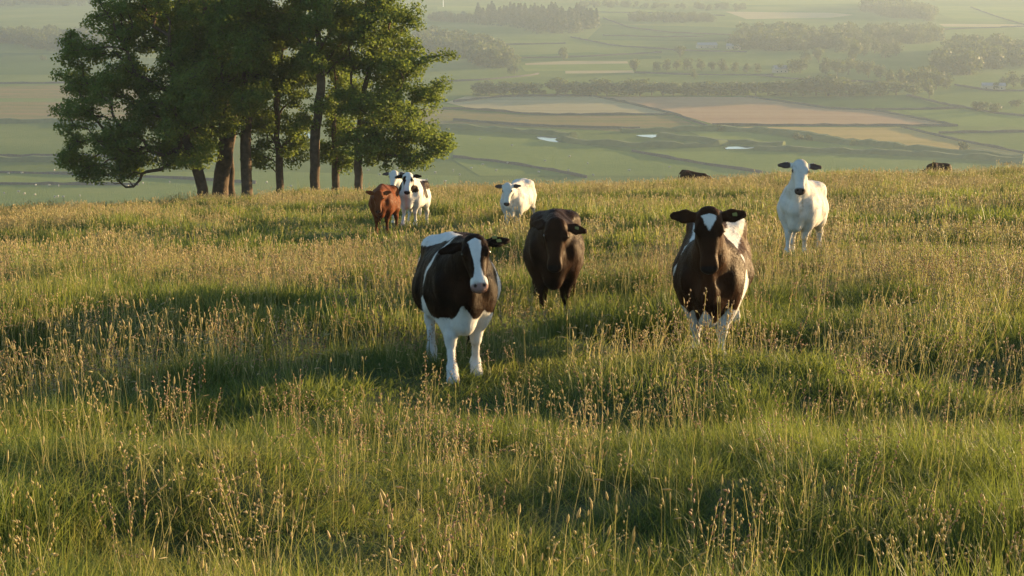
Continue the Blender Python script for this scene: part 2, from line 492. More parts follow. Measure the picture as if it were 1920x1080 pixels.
# ------------------------------------------------------------------ far trees
def crown_quads(r, n, size, fn, squash=.8):
    """n leaf-clump quads placed by fn(r)->(pos, outward)"""
    vs = []; 
    for _ in range(n):
        p, o = fn(r)
        nrm = o + r.normal(size=3) * .6; nrm /= np.linalg.norm(nrm)
        a = np.cross(nrm, r.normal(size=3)); a /= np.linalg.norm(a)
        b = np.cross(nrm, a)
        s = size * (.6 + .8 * r.rand())
        vs += [p + s * (a + .2 * b), p + s * (.3 * a + b), p - s * (a * .9 - .1 * b), p - s * (.2 * a + b * .9)]
    v = np.array(vs)
    return v, np.arange(len(v)).reshape(-1, 4)

def tube(pts, rad, sides=6):
    pts = np.asarray(pts, float); n = len(pts)
    t = np.gradient(pts, axis=0); t /= np.linalg.norm(t, axis=1)[:, None] + 1e-9
    ref = np.where(np.abs(t[:, 2:3]) > .9, np.array([[1., 0, 0]]), np.array([[0, 0, 1.]]))
    a = np.cross(t, ref); a /= np.linalg.norm(a, axis=1)[:, None] + 1e-9
    b = np.cross(t, a)
    an = np.linspace(0, 2 * np.pi, sides, endpoint=False)
    v = pts[:, None] + np.asarray(rad)[:, None, None] * (np.cos(an)[None, :, None] * a[:, None] + np.sin(an)[None, :, None] * b[:, None])
    ii = np.arange(n * sides).reshape(n, sides)
    q = np.stack([ii[:-1], ii[1:], np.roll(ii[1:], -1, 1), np.roll(ii[:-1], -1, 1)], -1).reshape(-1, 4)
    return v.reshape(-1, 3), q

def far_tree_mesh(seed, kind):
    r = np.random.RandomState(seed)
    if kind == 'conifer':
        def fn(r):
            t = r.rand() ** .8
            z = .12 + .88 * t; rad = .24 * (1 - t) ** .8 * (.75 + .35 * r.rand()) + .01
            a = r.rand() * 6.283
            return np.array([math.cos(a) * rad, math.sin(a) * rad, z]), np.array([math.cos(a), math.sin(a), .5])
        return crown_quads(r, 230, .05, fn)
    nl = 9 if kind == 'broad' else 6
    lobes = []
    for i in range(nl):
        a = r.rand() * 6.283; q = .27 * math.sqrt(r.rand()) * (1.25 if kind == 'bush' else 1)
        z = .27 + .5 * r.rand() if kind == 'broad' else .22 + .38 * r.rand()
        lobes.append((np.array([q * math.cos(a), q * math.sin(a), z]), .17 + .1 * r.rand()))
    lobes.append((np.array([0, 0, .75 if kind == 'broad' else .6]), .2))
    def fn(r):
        c, s = lobes[r.randint(len(lobes))]
        d = r.normal(size=3); d /= np.linalg.norm(d)
        return c + d * s * (.75 + .35 * r.rand()), d
    return crown_quads(r, 420, .06, fn)

FT = {}
for kind, k in (('broad', 5), ('bush', 3), ('conifer', 2)):
    FT[kind] = [far_tree_mesh(100 + i * 7 + len(kind), kind) for i in range(k)]
FTM = {}
for kind in FT:
    FTM[kind] = []
    for v, q in FT[kind]:
        tv, tq = tube([(0, 0, -.03), (0, 0, .2), (0.01, 0, .45)], [.03, .022, .012], 6)
        FTM[kind].append((mesh_obj('crown', v, q, M['conifer_leaf'] if kind == 'conifer' else M['far_leaf'], link=False),
                          mesh_obj('trunk', tv, tq, M['bark'], link=False)))
_r = np.random.RandomState(5)
def far_tree(px, py, hpx, kind, label, group=None, wide=1.0, name=None):
    p = V(px, py)
    d = p[1]
    h = hpx * d / FPX * math.cos(PITCH)
    o = empty(name or ('bush' if kind == 'bush' else 'tree'))
    for src in FTM[kind][_r.randint(len(FTM[kind]))]:
        c = src.copy(); COL.objects.link(c); c.parent = o
    o.location = (p[0], p[1], ZV)
    w = h * wide * (.9 + .25 * _r.rand())
    o.scale = (w, w, h)
    o.rotation_euler = (0, 0, _r.rand() * 6.28)
    return tag(o, label, 'bush' if kind == 'bush' else 'tree', group)

far_tree(1057, 113, 26, 'broad', 'lone dark round tree in the middle of the hazy fields', wide=1.1)
far_tree(1191, 137, 29, 'broad', 'slender pale tree at the right end of the tan strip field', wide=.8)
far_tree(965, 138, 20, 'bush', 'dark bush at the foot of the broadleaf wood', wide=1.3)
far_tree(1302, 148, 20, 'broad', 'small tree standing below the sunlit green strip', wide=.9)
far_tree(1275, 107, 24, 'broad', 'round tree left of the far barn', wide=1.1)
far_tree(1838, 207, 22, 'bush', 'darker left one of the two round bushes', wide=1.8)
far_tree(1865, 212, 24, 'bush', 'paler right one of the two round bushes', wide=1.4)
far_tree(1910, 199, 16, 'bush', 'dark bush at the right edge by the dark wall', wide=2.0)
far_tree(1802, 285, 26, 'bush', 'small rounded tree on the bank under the golden field', wide=1.1)
far_tree(1347, 245, 15, 'bush', 'little bush at the junction of the walls', wide=1.5)
far_tree(1493, 262, 18, 'bush', 'left bush on the bank below the golden field', wide=1.3)
far_tree(1514, 263, 14, 'bush', 'smaller right bush on the bank below the golden field', wide=1.2)
far_tree(1742, 184, 38, 'broad', 'bright tree standing clear of the hedgerow on the right', wide=.75)
far_tree(80, 113, 12, 'bush', 'tiny round bush in the far left meadow', wide=1.3)
far_tree(92, 219, 6, 'bush', 'tiny dark shrub in the left tan pasture', wide=1.2)
for px, hp in ((900, 20), (917, 22), (945, 21), (962, 22), (980, 20), (1000, 21), (1016, 10), (1047, 27), (1060, 20), (1082, 22), (1100, 20), (1118, 25), (1138, 24), (1160, 20),
               (1180, 25), (1200, 26), (1222, 20), (1243, 22), (1262, 20), (1285, 21), (1308, 20), (1330, 22), (1352, 20), (1372, 22), (1394, 20), (1417, 22), (1440, 21), (1462, 23),
               (1483, 24), (1506, 26), (1530, 31), (1553, 33), (1575, 24), (1600, 20), (1622, 22), (1650, 24), (1680, 22), (1712, 20)):
    far_tree(px, 178 + _r.rand() * 2, hp * 1.3, 'broad' if hp > 19 else 'bush', 'dark bushy tree in the long hedgerow above the straw and hay fields', 'hedgerow trees above the hay fields', wide=1.7)
for px, py, hp in ((1232, 133, 18), (1250, 132, 22), (1268, 131, 20), (1290, 132, 24), (1315, 132, 22), (1335, 134, 20), (1355, 134, 24), (1378, 135, 20), (1400, 136, 18), (1420, 136, 18),
                   (1500, 137, 30), (1485, 136, 26), (1512, 120, 26), (1535, 118, 30), (1548, 139, 32), (1570, 143, 34), (1590, 140, 32), (1610, 138, 26), (1600, 118, 44), (1628, 146, 34), (1650, 150, 30),
                   (1668, 158, 28), (1690, 160, 32), (1712, 164, 34), (1735, 166, 44), (1755, 168, 36), (1775, 166, 30), (1640, 100, 30), (1660, 108, 26), (1680, 105, 28), (1620, 105, 24),
                   (1570, 170, 26), (1590, 168, 22), (1640, 172, 22), (1462, 136, 18), (1880, 165, 22), (1900, 163, 30), (1868, 168, 14), (1918, 164, 24)):
    far_tree(px, py, hp * 1.05, 'broad', 'hazy broad tree scattered in front of the big far woods', 'scattered trees before the far woods', wide=1.0)

def wood(name, poly, n, hm, kind, label, seed):
    r = np.random.RandomState(seed)
    p = np.array([V(*a)[:2] for a in poly])
    lo, hi = p.min(0), p.max(0)
    vs, qs, off, k = [], [], 0, 0
    def inside(pt):
        c = False; j = len(p) - 1
        for i in range(len(p)):
            if (p[i, 1] > pt[1]) != (p[j, 1] > pt[1]) and pt[0] < (p[j, 0] - p[i, 0]) * (pt[1] - p[i, 1]) / (p[j, 1] - p[i, 1]) + p[i, 0]:
                c = not c
            j = i
        return c
    tries = 0
    while k < n and tries < n * 60:
        tries += 1
        pt = lo + (hi - lo) * r.rand(2)
        if not inside(pt): continue
        v, q = FT[kind][r.randint(len(FT[kind]))]
        h = hm * (.55 + .8 * r.rand()); a = r.rand() * 6.28
        w = h * (.9 + .3 * r.rand())
        x = (v[:, 0] * math.cos(a) - v[:, 1] * math.sin(a)) * w + pt[0]
        y = (v[:, 0] * math.sin(a) + v[:, 1] * math.cos(a)) * w + pt[1]
        vs.append(np.stack([x, y, v[:, 2] * h + ZV - .1 * h], -1)); qs.append(q + off); off += len(v); k += 1
    o = mesh_obj(name, np.vstack(vs), np.vstack(qs), M['conifer_leaf'] if kind == 'conifer' else M['far_leaf'])
    return tag(o, label, 'wood', kind='stuff')

wood('conifer_wood', [(880, 46), (960, 50), (1010, 64), (1075, 64), (1128, 50), (1118, 38), (1000, 32), (900, 34)], 260, 19, 'conifer', 'hazy conifer wood at the top of the valley', 1)
wood('shelter_belt', [(805, 40), (880, 44), (905, 36), (805, 33)], 60, 10, 'broad', 'low hazy tree belt left of the conifer wood', 2)
wood('broadleaf_wood', [(760, 104), (860, 108), (905, 128), (935, 132), (957, 126), (952, 108), (900, 88), (780, 78)], 200, 16, 'broad', 'dense broadleaf wood right of the tree clump', 3)
wood('shelter_belt', [(1168, 40), (1250, 42), (1340, 43), (1322, 34), (1190, 34)], 110, 10, 'broad', 'flat dark tree belt right of the conifer wood', 4)
wood('broadleaf_wood', [(1372, 92), (1480, 98), (1540, 92), (1580, 100), (1660, 86), (1770, 78), (1740, 64), (1600, 66), (1500, 66), (1400, 68)], 330, 15, 'broad', 'wide hazy wood across the right of the valley', 5)
wood('broadleaf_wood', [(1740, 132), (1800, 142), (1930, 124), (2100, 118), (2100, 90), (1920, 100), (1860, 92), (1790, 92), (1770, 108)], 260, 16, 'broad', 'dense wood at the right edge of the valley', 6)
wood('broadleaf_wood', [(1618, 22), (1660, 32), (1750, 42), (1760, 30), (1700, 12), (1625, 8)], 170, 16, 'broad', 'faint wood at the top right', 7)
wood('broadleaf_wood', [(-120, 84), (20, 82), (70, 92), (120, 100), (260, 98), (240, 72), (60, 70), (-120, 70)], 170, 15, 'broad', 'dark wood at the far left of the valley', 8)
wood('broadleaf_wood', [(-150, 12), (120, 12), (200, 10), (190, 0), (-150, 0)], 160, 15, 'broad', 'faint wood at the top left', 9)
wood('shelter_belt', [(1080, 14), (1260, 17), (1400, 22), (1400, 16), (1200, 11), (1080, 8)], 70, 9, 'broad', 'broken far line of trees at the top centre', 10)

# ------------------------------------------------------------------ farm buildings and mast
def box_gable(w, l, hw, hr):
    v = [(-l/2, -w/2, 0), (l/2, -w/2, 0), (l/2, w/2, 0), (-l/2, w/2, 0), (-l/2, -w/2, hw), (l/2, -w/2, hw), (l/2, w/2, hw), (-l/2, w/2, hw), (-l/2, 0, hr), (l/2, 0, hr)]
    f = [(0, 1, 5, 4), (1, 2, 6, 9, 5), (2, 3, 7, 6), (3, 0, 4, 8, 7)]
    e = .5; dz = .15
    k = (hr - hw) / (w / 2)
    rv = []
    for s in (-1, 1):
        for x in (-l/2 - e, l/2 + e):
            rv += [(x, s * (w/2 + e), hw - k * e + dz), (x, 0, hr + dz), (x, s * (w/2 + e), hw - k * e + dz + .25), (x, 0, hr + dz + .25)]
    rf = []
    for o in (0, 8):
        a = [o + i for i in range(8)]
        rf += [(a[0], a[4], a[5], a[1]), (a[2], a[3], a[7], a[6]), (a[0], a[2], a[6], a[4]), (a[0], a[1], a[3], a[2]), (a[4], a[6], a[7], a[5])]
    return v, f, rv, rf
def building(px, py, w, l, hw, hr, rot, name, label, cat, wins=3):
    p = V(px, py)
    e = empty(name, (p[0], p[1], ZV), (0, 0, rot)); e.scale = (.68,) * 3
    v, f, rv, rf = box_gable(w, l, hw, hr)
    mesh_obj('wall', v, f, M['house'], e); mesh_obj('roof', rv, rf, M['roof'], e)
    for i in range(wins):
        x = -l/2 + l * (i + .5) / wins
        mesh_obj('window' if cat == 'house' else 'door', [(x - .8, -w/2 - .05, 1.0), (x + .8, -w/2 - .05, 1.0), (x + .8, -w/2 - .05, 2.4), (x - .8, -w/2 - .05, 2.4),
                 (x - .8, -w/2 + .1, 1.0), (x + .8, -w/2 + .1, 1.0), (x + .8, -w/2 + .1, 2.4), (x - .8, -w/2 + .1, 2.4)],
                 [(0, 1, 2, 3), (0, 4, 5, 1), (1, 5, 6, 2), (2, 6, 7, 3), (3, 7, 4, 0)], M['glass'], e)
    tag(e, label, cat)
building(1325, 90, 14, 30, 5, 8, R(8), 'barn', 'long low barn with a blue grey roof in the haze', 'barn')
building(1376, 92, 12, 22, 5, 8, R(-15), 'barn', 'smaller barn beside the left end of the wide hazy wood', 'barn')
building(1462, 136, 9, 18, 5.5, 9, R(20), 'farmhouse', 'stone farmhouse half hidden among pale trees', 'house')
building(1862, 167, 12, 26, 4.5, 7, R(-8), 'farmhouse', 'low pale roofed farm at the right edge of the valley', 'house')
p = V(831, 13)
e = empty('radio_mast', (p[0], p[1], ZV))
tv, tq = tube([(0, 0, 0), (0, 0, 10), (0, 0, 22)], [.7, .5, .3], 8); mesh_obj('pole', tv, tq, M['mast'], e)
tv, tq = tube([(-1.4, 0, 19.5), (0, 0, 19.5), (1.4, 0, 19.5)], [.2, .25, .2], 6); mesh_obj('antenna', tv, tq, M['mast'], e)
tag(e, 'thin white mast far off at the top of the valley', 'mast')

# ------------------------------------------------------------------ sheep (specks in the pasture)
def sheep_mesh():
    vs, qs, off = [], [], 0
    def add(v, q):
        nonlocal off
        vs.append(v); qs.append(q + off); off += len(v)
    add(*tube([(-.56, 0, .62), (-.5, 0, .64), (-.3, 0, .66), (.1, 0, .66), (.42, 0, .68), (.55, 0, .7)], [.05, .22, .3, .31, .25, .08], 8))
    add(*tube([(.45, 0, .75), (.62, 0, .8), (.78, 0, .7), (.86, 0, .62)], [.13, .11, .09, .04], 6))
    for x in (-.35, .35):
        for y in (-.14, .14):
            add(*tube([(x, y, .5), (x, y, .25), (x, y, 0)], [.07, .05, .05], 5))
    return np.vstack(vs), np.vstack(qs)
sv, sq = sheep_mesh()
sh = mesh_obj('sheep', sv, sq, M['wool'], link=False, smooth=True)
SHEEP = [(8, 365), (35, 362), (46, 366), (66, 368), (92, 350), (110, 351), (103, 372), (109, 371), (119, 372), (67, 350), (176, 349), (186, 349), (16, 328), (42, 327), (150, 370), (102, 322),
         (240, 352), (268, 346), (318, 344), (500, 345), (546, 352), (690, 322), (712, 330), (745, 318), (760, 336), (850, 322), (862, 330), (884, 318), (800, 340), (816, 326), (835, 343), (822, 352),
         (868, 351), (905, 311), (930, 322), (952, 308), (1010, 325), (1066, 322), (1102, 309), (1112, 331), (1068, 296), (1255, 316), (1180, 322), (900, 263), (960, 275), (1022, 304), (700, 300), (728, 306)]
for i, (px, py) in enumerate(SHEEP):
    o = sh.copy(); COL.objects.link(o)
    p = V(px, py); o.location = (p[0], p[1], ZV + .22); o.rotation_euler = (0, 0, _r.rand() * 6.28); o.scale = (1.15, 1.15, 1.15)
    tag(o, 'tiny white sheep grazing in the valley pasture below the hill', 'sheep', 'sheep in the valley pasture')

#@TREES
# ------------------------------------------------------------------ the clump of trees on the brow
def grow_tree(base_px, d, trunk_px, trunk_pts, lobes, seed, label, tips_per=1.0, leaf=0.13):
    """trunk_pts: photo pixels up the trunk; lobes: (cx, cy, rx, ry, depth offset m, depth radius m)"""
    r = np.random.RandomState(seed)
    s = d / FPX
    b0 = P(base_px, 372, d); b0[2] = hz(b0[0], b0[1]) - .15
    e = empty('broadleaf_tree', tuple(b0))
    nodes = [np.zeros(3)]; par = [-1]; depth_w = [0.]
    n_tr = 0
    dep = 0.0
    for k, (px, py) in enumerate(trunk_pts):
        w = P(px, py, d + dep) - b0
        dep += r.uniform(-.5, .5)
        a = nodes[-1]
        n = max(2, int(np.linalg.norm(w - a) / .6))
        for i in range(1, n + 1):
            q = a + (w - a) * i / n + r.normal(size=3) * .035
            nodes.append(q); par.append(len(nodes) - 2); depth_w.append(depth_w[-1] + np.linalg.norm(q - nodes[-2]))
    n_tr = len(nodes)
    first = max(2, int(n_tr * .25))
    tips = []
    voids = []
    for (cx, cy, rx, ry, dz, rd) in lobes:
        c = P(cx, cy, d + dz) - b0
        for _ in range(3):
            q = r.normal(size=3); q /= np.linalg.norm(q)
            voids.append((c + q * np.array([rx * s, rd, ry * s]) * r.uniform(.5, 1.05), r.uniform(.45, .85)))
    VC = np.array([a for a, _ in voids]); VR = np.array([a for _, a in voids])
    for (cx, cy, rx, ry, dz, rd) in lobes:
        c = P(cx, cy, d + dz) - b0
        R3 = np.array([rx * s, rd, ry * s])
        n = int(tips_per * 16 * (R3[0] * R3[1] * R3[2]) ** .62)
        got = 0; tr = 0
        while got < n and tr < n * 40:
            tr += 1
            q = r.normal(size=3); q /= np.linalg.norm(q)
            q = c + q * R3 * (r.rand() ** .45)
            if q[2] < 1.6 or (np.linalg.norm((VC - q) * (.8, .5, 1.2), axis=1) < VR).any(): continue
            if all(np.linalg.norm((q - t) * (1, 1, 1.4)) > .46 for t in tips):
                tips.append(q); got += 1
    tips = np.array(tips)
    order = np.argsort(np.linalg.norm(tips - np.array(nodes)[n_tr // 2], axis=1))
    A = np.array(nodes); pl = np.array(depth_w)
    tipnode = []
    for t in tips[order]:
        dd = np.linalg.norm(A - t, axis=1)
        cost = dd + .35 * pl
        cost[:first] += 50
        # grow outwards and upwards rather than back down
        cost += np.where(A[:, 2] > t[2] + .8, .8 * (A[:, 2] - t[2]), 0)
        j = int(np.argmin(cost))
        a = A[j]; L_ = dd[j]
        n = max(1, int(L_ / .45))
        side = r.normal(size=3) * .14 * L_
        sag = np.array([0, 0, .10 * L_])
        prev = j
        new = []
        for i in range(1, n + 1):
            f = i / n
            q = a + (t - a) * f + (side + sag) * math.sin(f * math.pi) * (1 if n > 1 else 0) + r.normal(size=3) * .03
            new.append(q); par.append(prev); prev = len(A) + len(new) - 1
        A = np.vstack([A, new]); 
        pl = np.concatenate([pl, pl[j] + L_ * np.arange(1, n + 1) / n])
        tipnode.append(prev)
    par = np.array(par)
    rad2 = np.zeros(len(A)); 
    ext = np.zeros(len(A))
    for t in tipnode: ext[t] += .014 ** 2.2
    for i in range(len(A) - 1, 0, -1):
        if ext[i] == 0: ext[i] = .014 ** 2.2
        ext[par[i]] += ext[i]
    rad = ext ** (1 / 2.2)
    tr = trunk_px * s / 2
    zf = np.clip(A[:n_tr, 2] / max(.1, A[n_tr - 1, 2]), 0, 1)
    rad[:n_tr] = np.maximum(np.minimum(rad[:n_tr] * tr / rad[1], tr), tr * (1 - .82 * zf ** .7))
    rad[0] = tr * 1.5; rad[1] = tr * 1.15
    rad[n_tr:] = np.minimum(rad[n_tr:] * min(1.0, tr / ext[1] ** (1 / 2.2)) * 1.0 + .006, .22)
    # chains
    ch = [[] for _ in A]
    for i in range(1, len(A)): ch[par[i]].append(i)
    vs, qs, off = [], [], 0
    stack = [0]; 
    starts = [(None, 0)]
    while starts:
        p0, i = starts.pop()
        chain = [i] if p0 is None else [p0, i]
        while ch[i]:
            c = sorted(ch[i], key=lambda k: -rad[k])
            for k in c[1:]: starts.append((i, k))
            i = c[0]; chain.append(i)
        if len(chain) < 2: continue
        rr = rad[chain].copy()
        if p0 is not None: rr[0] = min(rr[0], rr[1] * 1.25)
        v, q = tube(A[chain], rr, 9 if p0 is None else 5)
        vs.append(v); qs.append(q + off); off += len(v)
    mesh_obj('trunk', np.vstack(vs), np.vstack(qs), M['bark'], e, smooth=True)
    # leaves: flat sprays round every twig end
    allv = []
    for t in tipnode:
        c = A[t]
        n = int(r.uniform(85, 150))
        rx = r.uniform(.4, .68); rz = r.uniform(.26, .5)
        q = r.normal(size=(n, 3)); q /= np.linalg.norm(q, axis=1)[:, None]
        q = q * (r.rand(n, 1) ** .5) * np.array([rx, rx, rz]) + c
        q[:, 2] -= .25 * ((q[:, 0] - c[0]) ** 2 + (q[:, 1] - c[1]) ** 2)
        nr = r.normal(size=(n, 3)) * .55 + np.array([0, 0, .55]) + (q - c) * 1.1
        nr /= np.linalg.norm(nr, axis=1)[:, None]
        a = np.cross(nr, r.normal(size=(n, 3))); a /= np.linalg.norm(a, axis=1)[:, None]
        b = np.cross(nr, a)
        sz = leaf * r.uniform(.6, 1.15, size=(n, 1))
        allv.append(np.stack([q - .55 * sz * a, q + .5 * sz * b + .05 * sz * nr, q + .6 * sz * a - .15 * sz * nr, q - .5 * sz * b + .05 * sz * nr], 1).reshape(-1, 3))
    v = np.vstack(allv)
    mesh_obj('crown', v, np.arange(len(v)).reshape(-1, 4), M['leaf'], e)
    return tag(e, label, 'tree', 'trees in the clump on the brow of the hill')

grow_tree(378, 84, 21, [(378, 355), (370, 312), (352, 270), (332, 200), (322, 120), (318, 40)],
          [(160, 90, 42, 40, 0, 2.0), (150, 150, 48, 26, 1, 2.2), (150, 215, 46, 34, -1, 2.2), (150, 285, 40, 30, 0, 2), (185, 318, 40, 16, -.5, 1.5), (235, 60, 70, 60, 1, 3), (230, 160, 70, 55, 0, 3),
           (240, 250, 70, 45, -1, 3), (255, 305, 55, 30, 0, 2.2), (310, 200, 60, 70, 0, 3), (320, 285, 45, 22, -1, 2), (250, 5, 70, 30, 0, 2.5), (225, -40, 50, 40, 0, 2), (350, 120, 40, 70, 0, 2.5), (350, 235, 50, 50, -3, 1.8), (375, 170, 50, 50, -3, 2), (365, 285, 32, 22, -2.5, 1.2)],
          11, 'broad dark tree at the left end of the clump with low drooping boughs')
grow_tree(412, 86.5, 30, [(413, 350), (418, 300), (424, 250), (415, 190), (400, 110), (385, 20), (380, -60)],
          [(330, 40, 60, 60, 2, 3), (400, 60, 60, 70, 1, 3), (370, -40, 90, 50, 1, 3), (395, 160, 55, 60, 2, 3), (345, 110, 50, 50, 3, 2), (370, 235, 50, 40, 2, 2.5), (400, -100, 60, 30, 1, 2), (385, 285, 22, 14, 1, 1), (415, 215, 40, 36, -3, 1.6), (410, 130, 45, 50, -3, 2), (395, 40, 50, 50, -2.5, 2), (405, 270, 26, 18, -2.5, 1)],
          12, 'thickest trunked tree, second from the left, its bole flared at the ground')
grow_tree(435, 88, 12, [(434, 350), (432, 290), (440, 230), (450, 150), (455, 60)],
          [(450, 170, 40, 50, 1.5, 2), (440, 110, 40, 40, 2.5, 2), (470, 60, 35, 40, 2, 2), (438, 285, 14, 16, 1, .8)],
          13, 'thin tree close beside the thickest trunk, its stem sunlit red')
grow_tree(462, 84.5, 21, [(462, 350), (460, 280), (460, 200), (462, 110), (465, 20), (462, -60)],
          [(455, -10, 50, 50, -1, 2.5), (475, 60, 40, 40, 0, 2.2), (440, 60, 40, 45, -1.5, 2), (465, 130, 38, 40, -.5, 2), (470, -80, 60, 40, 0, 2.5), (500, 20, 40, 50, 0, 2.5), (535, 20, 36, 40, 1, 2), (555, -10, 40, 40, .5, 2), (455, 215, 30, 26, 1.5, 1.5), (462, 170, 36, 40, -2.5, 1.6), (468, 90, 36, 45, -2.5, 1.8), (460, 0, 45, 40, -2, 2)],
          14, 'tall straight single stemmed tree in the middle of the clump')
grow_tree(525, 86, 15, [(525, 350), (523, 310), (522, 260), (520, 200), (528, 120)],
          [(500, 285, 30, 24, 0, 1.6), (550, 285, 30, 26, .5, 1.6), (515, 225, 45, 36, 0, 2.2), (555, 235, 28, 26, 0, 1.6), (525, 160, 55, 45, 0, 2.4), (535, 95, 40, 40, 1, 2), (510, 120, 40, 40, -1, 2)],
          15, 'small low branched tree with a short bare stem near the middle')
grow_tree(591, 84, 19, [(591, 350), (590, 290), (596, 220), (602, 150), (598, 70), (588, 10), (590, -60)],
          [(560, 40, 45, 50, 0, 2.4), (600, -30, 60, 45, 0, 2.6), (640, 30, 50, 45, .5, 2.4), (555, 110, 38, 36, .5, 2), (640, 90, 36, 30, 0, 2), (600, -90, 60, 30, 0, 2.4), (540, -20, 45, 40, 0, 2), (570, 150, 30, 25, 1.2, 1.5), (615, 190, 20, 22, 1.5, 1.2), (585, 190, 26, 26, -2, 1.2), (598, 105, 34, 30, -2, 1.4), (590, 30, 40, 40, -2, 1.8), (570, -10, 40, 40, 0, 2), (615, 60, 30, 30, -1.5, 1.4), (560, 225, 24, 24, -1.5, 1.2)],
          16, 'tall tree with an open forked stem right of the middle')
grow_tree(628, 88, 15, [(628, 350), (628, 310), (626, 250), (630, 180), (625, 110)],
          [(615, 285, 28, 22, 0, 1.6), (650, 290, 30, 20, .5, 1.6), (640, 230, 36, 30, 1, 2), (655, 170, 36, 36, 1, 2), (640, 120, 36, 30, 1.5, 2)],
          17, 'slim tree between the forked tree and the rightmost tree')
grow_tree(672, 84, 16, [(672, 350), (671, 310), (672, 270), (676, 210), (688, 150), (700, 80), (705, 0)],
          [(720, 285, 60, 28, -.5, 2.4), (680, 270, 45, 32, -1, 2.2), (780, 290, 52, 22, 0, 2), (790, 240, 48, 30, 0, 2.2), (730, 225, 55, 30, 0, 2.4), (790, 190, 36, 26, 0, 1.8), (738, 165, 40, 34, .5, 2.2), (700, 100, 50, 45, 0, 2.4),
           (760, 85, 34, 24, 0, 1.8), (770, 30, 30, 30, 0, 1.8), (720, 20, 50, 45, 0, 2.4), (825, 108, 24, 14, 0, .9), (835, 160, 18, 12, 0, .9), (690, -50, 60, 40, 0, 2.4), (752, -40, 40, 30, 0, 2), (640, 195, 25, 25, -1, 1.4), (700, 190, 50, 34, -1.5, 2), (745, 120, 45, 36, -1, 2), (815, 265, 34, 26, 0, 1.8), (800, 225, 40, 30, -.5, 2), (765, 205, 45, 30, -1, 2), (780, 5, 26, 26, 0, 1.6), (690, 45, 45, 40, -1.5, 2), (815, 305, 30, 10, 0, 1.2)],
          18, 'sunlit spreading tree at the right end of the clump')

lt = [o for o in COL.objects if o.name.startswith('broadleaf_tree')][0]
_b = lambda px, py, dz=0: P(px, py, 83 + dz) - np.array(lt.location)
_v, _q, _o = [], [], 0
for pts_, r0 in (([(350, 290), (300, 318), (275, 322), (266, 326), (263, 337), (250, 350), (236, 351), (226, 343), (218, 333), (206, 327)], .11), ([(250, 350), (243, 340), (232, 338)], .05),
                 ([(266, 326), (250, 322), (244, 330), (234, 336)], .05), ([(226, 343), (216, 345), (205, 338)], .035)):
    v_, q_ = tube([_b(*p_) for p_ in pts_], np.linspace(r0, r0 * .3, len(pts_)), 6)
    _v.append(v_); _q.append(q_ + _o); _o += len(v_)
mesh_obj('bough', np.vstack(_v), np.vstack(_q), M['bark'], lt, smooth=True)

def brow_bush(px, py, d, w, h, seed, label):
    r = np.random.RandomState(seed)
    c = P(px, py, d)
    z = hz(c[0], c[1])
    lob = [(np.array([r.uniform(-.35, .35) * w, r.uniform(-.3, .3) * w, h * r.uniform(.3, .65)]), w * r.uniform(.18, .3), h * r.uniform(.25, .38)) for _ in range(8)]
    vs = []
    for cc, a, hh in lob:
        n = 170
        q = r.normal(size=(n, 3)); q /= np.linalg.norm(q, axis=1)[:, None]
        q = q * np.array([a, a, hh]) * r.uniform(.75, 1.05, size=(n, 1)) + cc
        nr = r.normal(size=(n, 3)); nr /= np.linalg.norm(nr, axis=1)[:, None]
        A_ = np.cross(nr, r.normal(size=(n, 3))); A_ /= np.linalg.norm(A_, axis=1)[:, None]; B_ = np.cross(nr, A_)
        s = .13
        vs.append(np.stack([q - s * A_, q + s * B_, q + s * A_, q - s * B_], 1).reshape(-1, 3))
    v = np.vstack(vs)
    e = empty('bush', (c[0], c[1], z))
    mesh_obj('foliage', v, np.arange(len(v)).reshape(-1, 4), M['scrub_leaf'], e)
    tv, tq = tube([(0, 0, -.2), (.05, 0, h * .3), (0, .05, h * .6)], [.06, .05, .02], 6)
    mesh_obj('stem', tv, tq, M['bark'], e)
    tag(e, label, 'bush')
brow_bush(560, 350, 104, 3.2, 2.3, 1, 'dusky bush behind the gap right of the small low tree')
brow_bush(650, 352, 106, 3.4, 2.5, 2, 'dusky bush behind the two rightmost trunks')
brow_bush(604, 352, 108, 2.6, 2.1, 3, 'dusky bush between the forked tree and the slim tree')
brow_bush(718, 345, 110, 2.4, 2.5, 4, 'dusky bush just above the red cow')

#@COWS
# ------------------------------------------------------------------ cattle
def smin(a, b, k):
    h = np.maximum(k - np.abs(a - b), 0) / k
    return np.minimum(a, b) - h * h * k * .25

